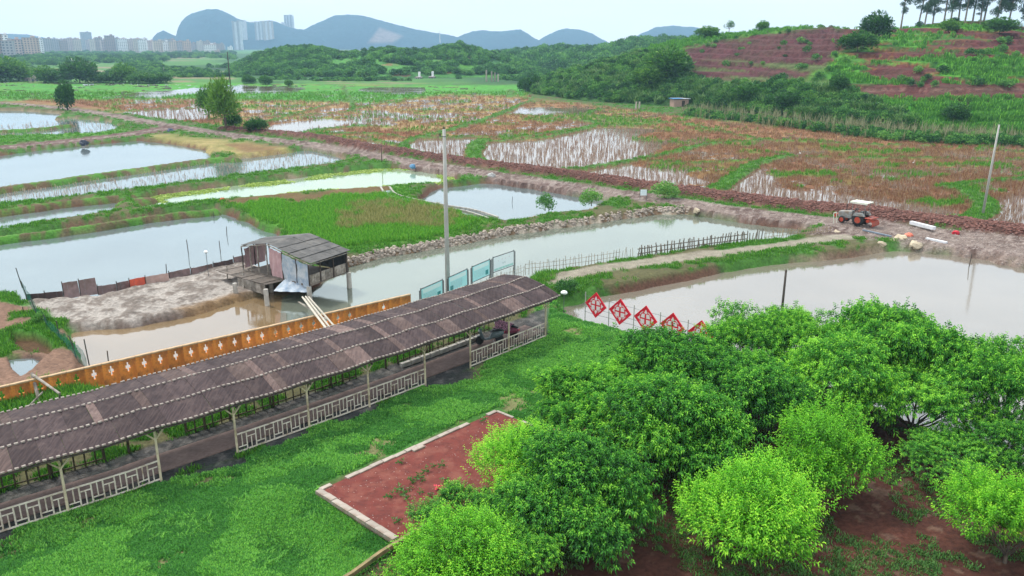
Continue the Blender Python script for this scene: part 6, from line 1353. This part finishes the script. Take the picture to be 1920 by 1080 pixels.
# ================================================================== ROADSIDE THINGS
BOUL = mat('ochre_boulder', (.52,.44,.32), (.38,.31,.22), scale=2, rand=.15, bump=.6)
for i, (x, y, r, lb) in enumerate(((1652,458,.42,'ochre boulder on the grassy tip beside the right pond, lowest'),(1674,453,.40,'small pale boulder between the two large ones on the grassy tip'),(1690,449,.62,'largest ochre boulder on the grassy tip at the dike end'),(1716,459,.52,'rounded ochre boulder at the water edge, right of the group'),(1306,395,.45,'pale boulder at the canal edge under the road'),(1568,437,.45,'white plastic wrapped rock at the end of the stick fence'))):
    o = link('boulder', rock(BOUL, r, i+3), None, P(x, y, -.05), random.random()*6); tag(o, lb, 'boulder')
PIPEW = mat('white_pipe', (.72,.73,.76), (.60,.61,.64), rough=.4, bump=0)
def bar_thing(a, c, w, h, m, name, label, cat): p = P(*a); o = MB().beam((0, 0, 0), P(*c)-p, w, h).build(name, m, None, loc=p); return tag(o, label, cat)
bar_thing((1708,417,.35), (1752,428,.35), .38, .30, PIPEW, 'concrete_beam', 'white concrete beam lying on the dark mud of the road', 'beam'); bar_thing((1737,447,.12), (1775,455,.12), .3, .16, PIPEW, 'concrete_slab', 'pale slab half sunk in the road edge by the right pond', 'slab')
bar_thing((1618,431,.15), (1671,443,.15), .16, .12, mat('blue_grey_pipe', (.22,.27,.33), rough=.5), 'pipe', 'long blue grey pipe lying beside the tractor', 'pipe')
def bag(x, y, r, m, lb, z=.1): o = link('sack', rock(m, r, int(x)), None, P(x, y, z), random.random()*6); return tag(o, lb, 'sack')
bag(1792, 437, .34, mat('red_sack', (.55,.03,.05), rough=.6), 'red sack dropped on the dark mud at the right'); bag(1704, 443, .5, mat('orange_cloth', (.70,.22,.14), (.6,.15,.1), rough=.7), 'crumpled orange cloth at the road edge near the boulders', 0)
bag(417, 375, .35, REDN, 'small red sack on the bank at the corner of the reed field'); bag(157, 268, .75, mat('dark_blue_tarp', (.05,.06,.09), (.03,.035,.05), rough=.5), 'dark tarpaulin covered heap beside the left side road', .2)
bag(320, 246, .8, mat('grey_blue_tarp', (.12,.15,.22), (.08,.09,.13)), 'grey blue heap at the road junction'); bag(774, 312, .5, mat('blue_sack', (.10,.25,.42), rough=.6), 'blue sack lying by the road near the algae pond'); bag(921, 330, .6, mat('white_debris', (.5,.5,.48), (.3,.29,.28)), 'pale heap of rubble spilling into the diamond pond', .1)
nb_ = thing('notice_board', 'small white notice board on two posts beside the muddy road', 'sign board', P(1206,376,.0)); 
for x in (-.38, .38): MB().tube([(x, 0, -.2), (x, 0, 1.25)], .03, 6).build('post', STEEL, nb_)
MB().box((0, 0, .92), (.72, .04, .66)).build('panel', WP, nb_)
b = MB()
for i in range(5): b.box((q.uniform(-.05, .05), -.022, 1.15-.1*i), (.5, .004, .02))
b.build('lettering', INKG, nb_)
sh = thing('shed', 'tiny brick shed with a blue and white roof at the foot of the hill', 'shed', P(1273,200,0.), .2); BRK = mat('pale_pink_brick', (.42,.27,.22), (.34,.22,.18), scale=3)
for nm, c, d in (('front_wall', (0, -1.5, 1.), (4.4, .2, 2.2)), ('back_wall', (0, 1.5, 1.2), (4.4, .2, 2.6)), ('side_wall', (-2.1, 0, 1.), (.2, 2.78, 2.2)), ('side_wall', (2.1, 0, 1.), (.2, 2.78, 2.2))): MB().box(c, d).build(nm, BRK, sh)
MB().beam((-2.6, 0, 2.35), (.4, 0, 2.38), 3.8, .08).build('blue_roof', mat('blue_sheet', (.10,.32,.55), (.08,.25,.45), scale=2, rough=.5), sh); MB().beam((.42, 0, 2.36), (2.7, 0, 2.3), 3.8, .08).build('white_roof', mat('white_sheet', (.7,.75,.8), rough=.5), sh); MB().box((.6, -1.62, .9), (.9, .05, 1.7)).build('door', DARKW, sh)
for x, y, lb in ((1192,205,'pale stump standing by the paddies left of the shed'),(1198,205,'second pale stump beside the first by the paddies')): tag(MB().tube([(0, 0, -.2), (.1, 0, 2.1)], [.3, .22], 7).build('stump', STK, None, loc=P(x, y, 0)), lb, 'stump')
EG = mat('white_feather', (.85,.85,.82), bump=0)
def egret(x, y, lb):
    t = thing('egret', lb, 'bird', P(x, y, -.15), random.random()*6); b = MB(); b.lathe((0, 0, .32), [(.02, -.16), (.09, -.08), (.11, 0), (.08, .1), (.03, .18)], 10, (Vector((0, 1, 0)), Vector((-.5, 0, .85)), Vector((.85, 0, .5)))); b.tube([(.12, 0, .42), (.2, 0, .52), (.15, 0, .62), (.2, 0, .72)], [.04, .025, .02, .03], 6); b.tube([(.2, 0, .72), (.32, 0, .70)], [.02, .005], 5); b.build('body', EG, t, True)
    for s in (-.03, .03): MB().tube([(0, s, -.02), (0, s, .26)], .012, 4).build('leg', DARKW, t)
egret(1500, 291, 'white egret standing on the bank between the brown paddies'); egret(1712, 309, 'tiny white egret in the rust coloured paddy at the right')
# concrete drain beside the reeds
dl = smooth_line([(722,352),(735,366),(770,376),(830,388),(880,396),(925,410)], 4); dwp = wpoly(dl, .05); dr_ = thing('drain_channel', 'narrow concrete drain between the reeds and the diamond pond', 'drain', (*dwp[0], .05)); o_ = dr_.location
for sd_ in (-.55, .55):
    b = MB()
    for a, c in zip(dwp[:-1], dwp[1:]):
        u = (c-a)/np.linalg.norm(c-a); n_ = np.array([-u[1], u[0]])*sd_; b.beam(Vector((*(a+n_), .08))-o_, Vector((*(c+n_), .08))-o_, .2, .28)
    b.build('side', CONC, dr_)
b = MB()
for a, c in zip(dwp[:-1], dwp[1:]): b.beam(Vector((*a, .0))-o_, Vector((*c, .0))-o_, .95, .06)
b.build('channel_bed', WM['clear'], dr_)
# ================================================================== TOWN
def bmat(n_, c): return mat('facade_'+n_, c, tuple(v*.85 for v in c), scale=.05, bump=0)
FAC = {'cream': bmat('cream', (.60,.52,.44)), 'pink': bmat('pink', (.56,.45,.43)), 'grey': bmat('grey', (.40,.40,.42)), 'white': bmat('white', (.84,.84,.84)), 'brown': bmat('brown', (.38,.30,.28)), 'orange': bmat('orange', (.56,.44,.37))}
GLS = mat('dark_glass', (.07,.09,.12), (.10,.13,.17), scale=.2, rough=.3, bump=0, spec=.6); RF = mat('flat_roof', (.32,.28,.27), (.25,.2,.2), scale=.1, bump=0); RFR = mat('red_roof', (.38,.14,.10), (.30,.11,.08), scale=.2, bump=0)
BM = {}
def bmeshes(w, d, h, tower):
    k = (round(w), round(d), round(h), tower)
    if k in BM: return BM[k]
    wall_ = MB(); win = MB(); bay_ = MB()
    if tower:                                        # slab blocks with projecting bays
        nb = max(3, int(w/7)); bw_ = w/nb
        for i in range(nb): (bay_ if i % 2 else wall_).box((-w/2+bw_*(i+.5), -.8 if i % 2 else .6, h/2-(i % 2)*1.5), (bw_-.3, d, h-(i % 2)*3))
    else: wall_.box((0, 0, h/2), (w, d, h)); nb = max(2, int(w/3.6)); bw_ = w/nb
    nf2 = max(2, int(h/3.1))
    for f in range(nf2):
        z = h*(f+.5)/nf2
        if tower and z > h-4: continue
        for i in range(nb):
            x = -w/2+bw_*(i+.5); y = (-d/2+(-.8 if i % 2 else .6)) if tower else -d/2
            if tower:
                for e in (-.25, .25): win.box((x+bw_*e, y-.06, z), (bw_*.27, .16, 1.7))
            else: win.box((x, y-.06, z), (bw_*.5, .16, 1.6))
        for j in range(max(1, int(d/5))):
            yy = -d/2+d*(j+.5)/max(1, int(d/5)); win.box((w/2+(.0 if not tower else -.2), yy, z), (.2, 1.6, 1.6)); win.box((-w/2+(.0 if not tower else .2), yy, z), (.2, 1.6, 1.6))
    rf = MB(); rf.box((0, 0, h+.35), (w+.6, d+.6, .5)); top = MB(); top.box((w*.18, 0, h+1.9), (min(5, w*.35), d*.4, 2.6)); BM[k] = [wall_, win.mesh('window_rows', GLS), rf, top, bay_]; return BM[k]
ORD = ['first','second','third','fourth','fifth','sixth','seventh','eighth','ninth','tenth','eleventh','twelfth','thirteenth','fourteenth','fifteenth','sixteenth','seventeenth','eighteenth','nineteenth','twentieth']
def building(px, pyb, wpx, hpx, col_, label, tower=False, red=False, Y=None):
    c = P(px, pyb, 0.); s = c.y/F*1.0; w, h = wpx*s, hpx*s; d = min(16, max(9, w*.6)); an = -math.atan2(c.x, c.y)+random.uniform(-.35, .35)
    t = thing('apartment_tower' if tower else 'apartment_building', label, 'building', (c.x, c.y, -1.), an, 'blocks of the distant town'); wl_, wn_, rf, top, by_ = bmeshes(w, d, h, tower)
    if tower: link('projecting_bay', by_.mesh('projecting_bay', FAC['white']), t)
    link('wall', wl_.mesh('wall', FAC[col_]), t); o = link('window_rows', wn_, t); o['kind'] = 'stuff'; r = link('roof', rf.mesh('roof', RFR if red else RF), t); link('stair_head', top.mesh('stair_head', FAC[col_]), r); return t
low = [(-60,112,24,34,'brown'),(-30,112,22,30,'pink'),(2,112,14,45,'brown'),(14,108,12,40,'white'),(20,112,18,34,'grey'),(34,110,16,34,'pink'),(46,108,14,32,'grey'),(62,108,24,35,'orange'),(78,104,8,30,'white'),(93,101,14,27,'grey'),(108,100,14,24,'grey'),(122,100,12,22,'brown'),(134,99,12,25,'pink'),(147,99,12,24,'cream'),(156,97,10,22,'grey'),(165,95,17,32,'grey'),(178,98,12,23,'cream'),(188,99,12,27,'brown'),(197,100,10,24,'pink'),(209,100,16,31,'brown'),(221,99,10,26,'grey'),(232,100,16,26,'white'),(247,99,10,24,'pink'),(259,100,12,25,'cream'),(270,100,14,24,'white'),(284,99,12,20,'pink'),(299,101,18,23,'cream'),(313,101,10,22,'white'),(327,101,14,22,'cream'),(340,101,10,22,'grey'),(352,101,14,23,'orange'),(372,93,12,20,'cream'),(402,93,12,18,'cream'),(395,101,20,17,'white'),(408,103,9,8,'pink'),(418,96,9,11,'grey'),(432,97,8,9,'white')]
names_c = {'brown': 'brown', 'pink': 'dusty pink', 'grey': 'grey', 'white': 'white', 'orange': 'orange tinted', 'cream': 'cream'}
for i, (x, y, w, h, c_) in enumerate(low):
    nm = ORD[i] if i < 20 else ORD[len(low)-1-i]
    side_ = 'from the left' if i < 20 else 'from the right'
    building(x, y, w, h, c_, '%s %s block, %s %s in the low town row' % ('tall' if h > 30 else ('low' if h < 15 else 'mid-rise'), names_c[c_], nm, side_), red=(i % 4 == 1))
random.seed(5)
for i in range(26):                                  # second line behind, roofs showing between
    x = 90+i*13; building(x, 96.5, 11, 17+6*random.random()-4*(x > 360), random.choice(['grey', 'pink', 'cream', 'brown']), 'hazy block in the back row of the town, %s %s' % (ORD[i] if i < 13 else ORD[25-i], 'from the left' if i < 13 else 'from the right'), red=(i % 3 == 0))
for i, (x, y, w, h, c_, lb) in enumerate(((448,94,16,50,'grey','left-most high-rise slab below the dome shaped mountain'),(460,93,12,50,'white','white faced high-rise just right of the left-most slab'),(474,92,16,46,'grey','slim grey high-rise between the two pale slabs'),(490,93,16,48,'grey','grey high-rise left of the widest pale slab'),(506,93,18,49,'cream','wide pale high-rise in the middle of the cluster'),(529,91,10,42,'grey','short grey high-rise left of the tallest tower'),(538,92,12,46,'white','white high-rise in front of the tallest tower'),(546,92,16,58,'grey','tallest tower of the high-rise cluster'))): building(x, y, w, h, c_, lb, True)
for i, (x, w, h) in enumerate(((664,12,9),(676,9,13),(686,8,10),(697,12,12),(708,9,9),(719,10,8))): building(x, 91, w, h, 'white' if i % 2 else 'cream', 'tiny pale house of the village under the quarried mountain, %s from the left' % ORD[i])
for i, (x, y, w, h, c_) in enumerate(((60,152,14,7,'pink'),(122,150,6,6,'white'),(785,147,8,4,'white'),(810,146,7,4,'white'),(135,118,5,5,'white'))): building(x, y, w, h, c_, ('pink walled farmhouse among the far dark trees', 'white hut between the far dark trees', 'left small white shed on the plain beyond the green field', 'right small white shed on the plain beyond the green field', 'tiny white house on the plain below the town')[i])
for i, x in enumerate((912,922,928,934)): tag(MB().tube([(0, 0, -.5), (0, 0, 5.5-i*.6)], [.5, .4], 6).build('marker_post', STK, None, loc=P(x, 153, 0)), '%s pale post in the little group beyond the green field' % ORD[i], 'post')
# mast on the middle mountain
tag(MB().tube([(0, 0, 0), (0, 0, 22)], [.9, .4], 6).build('mast', PIPEW, None, loc=ray_at(825, 80, 1500)), 'slim white mast above the middle hills', 'mast')
# ================================================================== HAZE
m, n, o = nodes('haze_air'); pv = N(n, 'VolumePrincipled'); pv.inputs['Color'].default_value = (.46, .735, 1., 1); pv.inputs['Density'].default_value = HAZE; pv.inputs['Anisotropy'].default_value = .0
n.links.new(pv.outputs[0], o.inputs['Volume'])
hz = MB().box((0, 1990, 118.5), (13000, 4580, 243)).build('haze', m); tag(hz, kind='stuff')
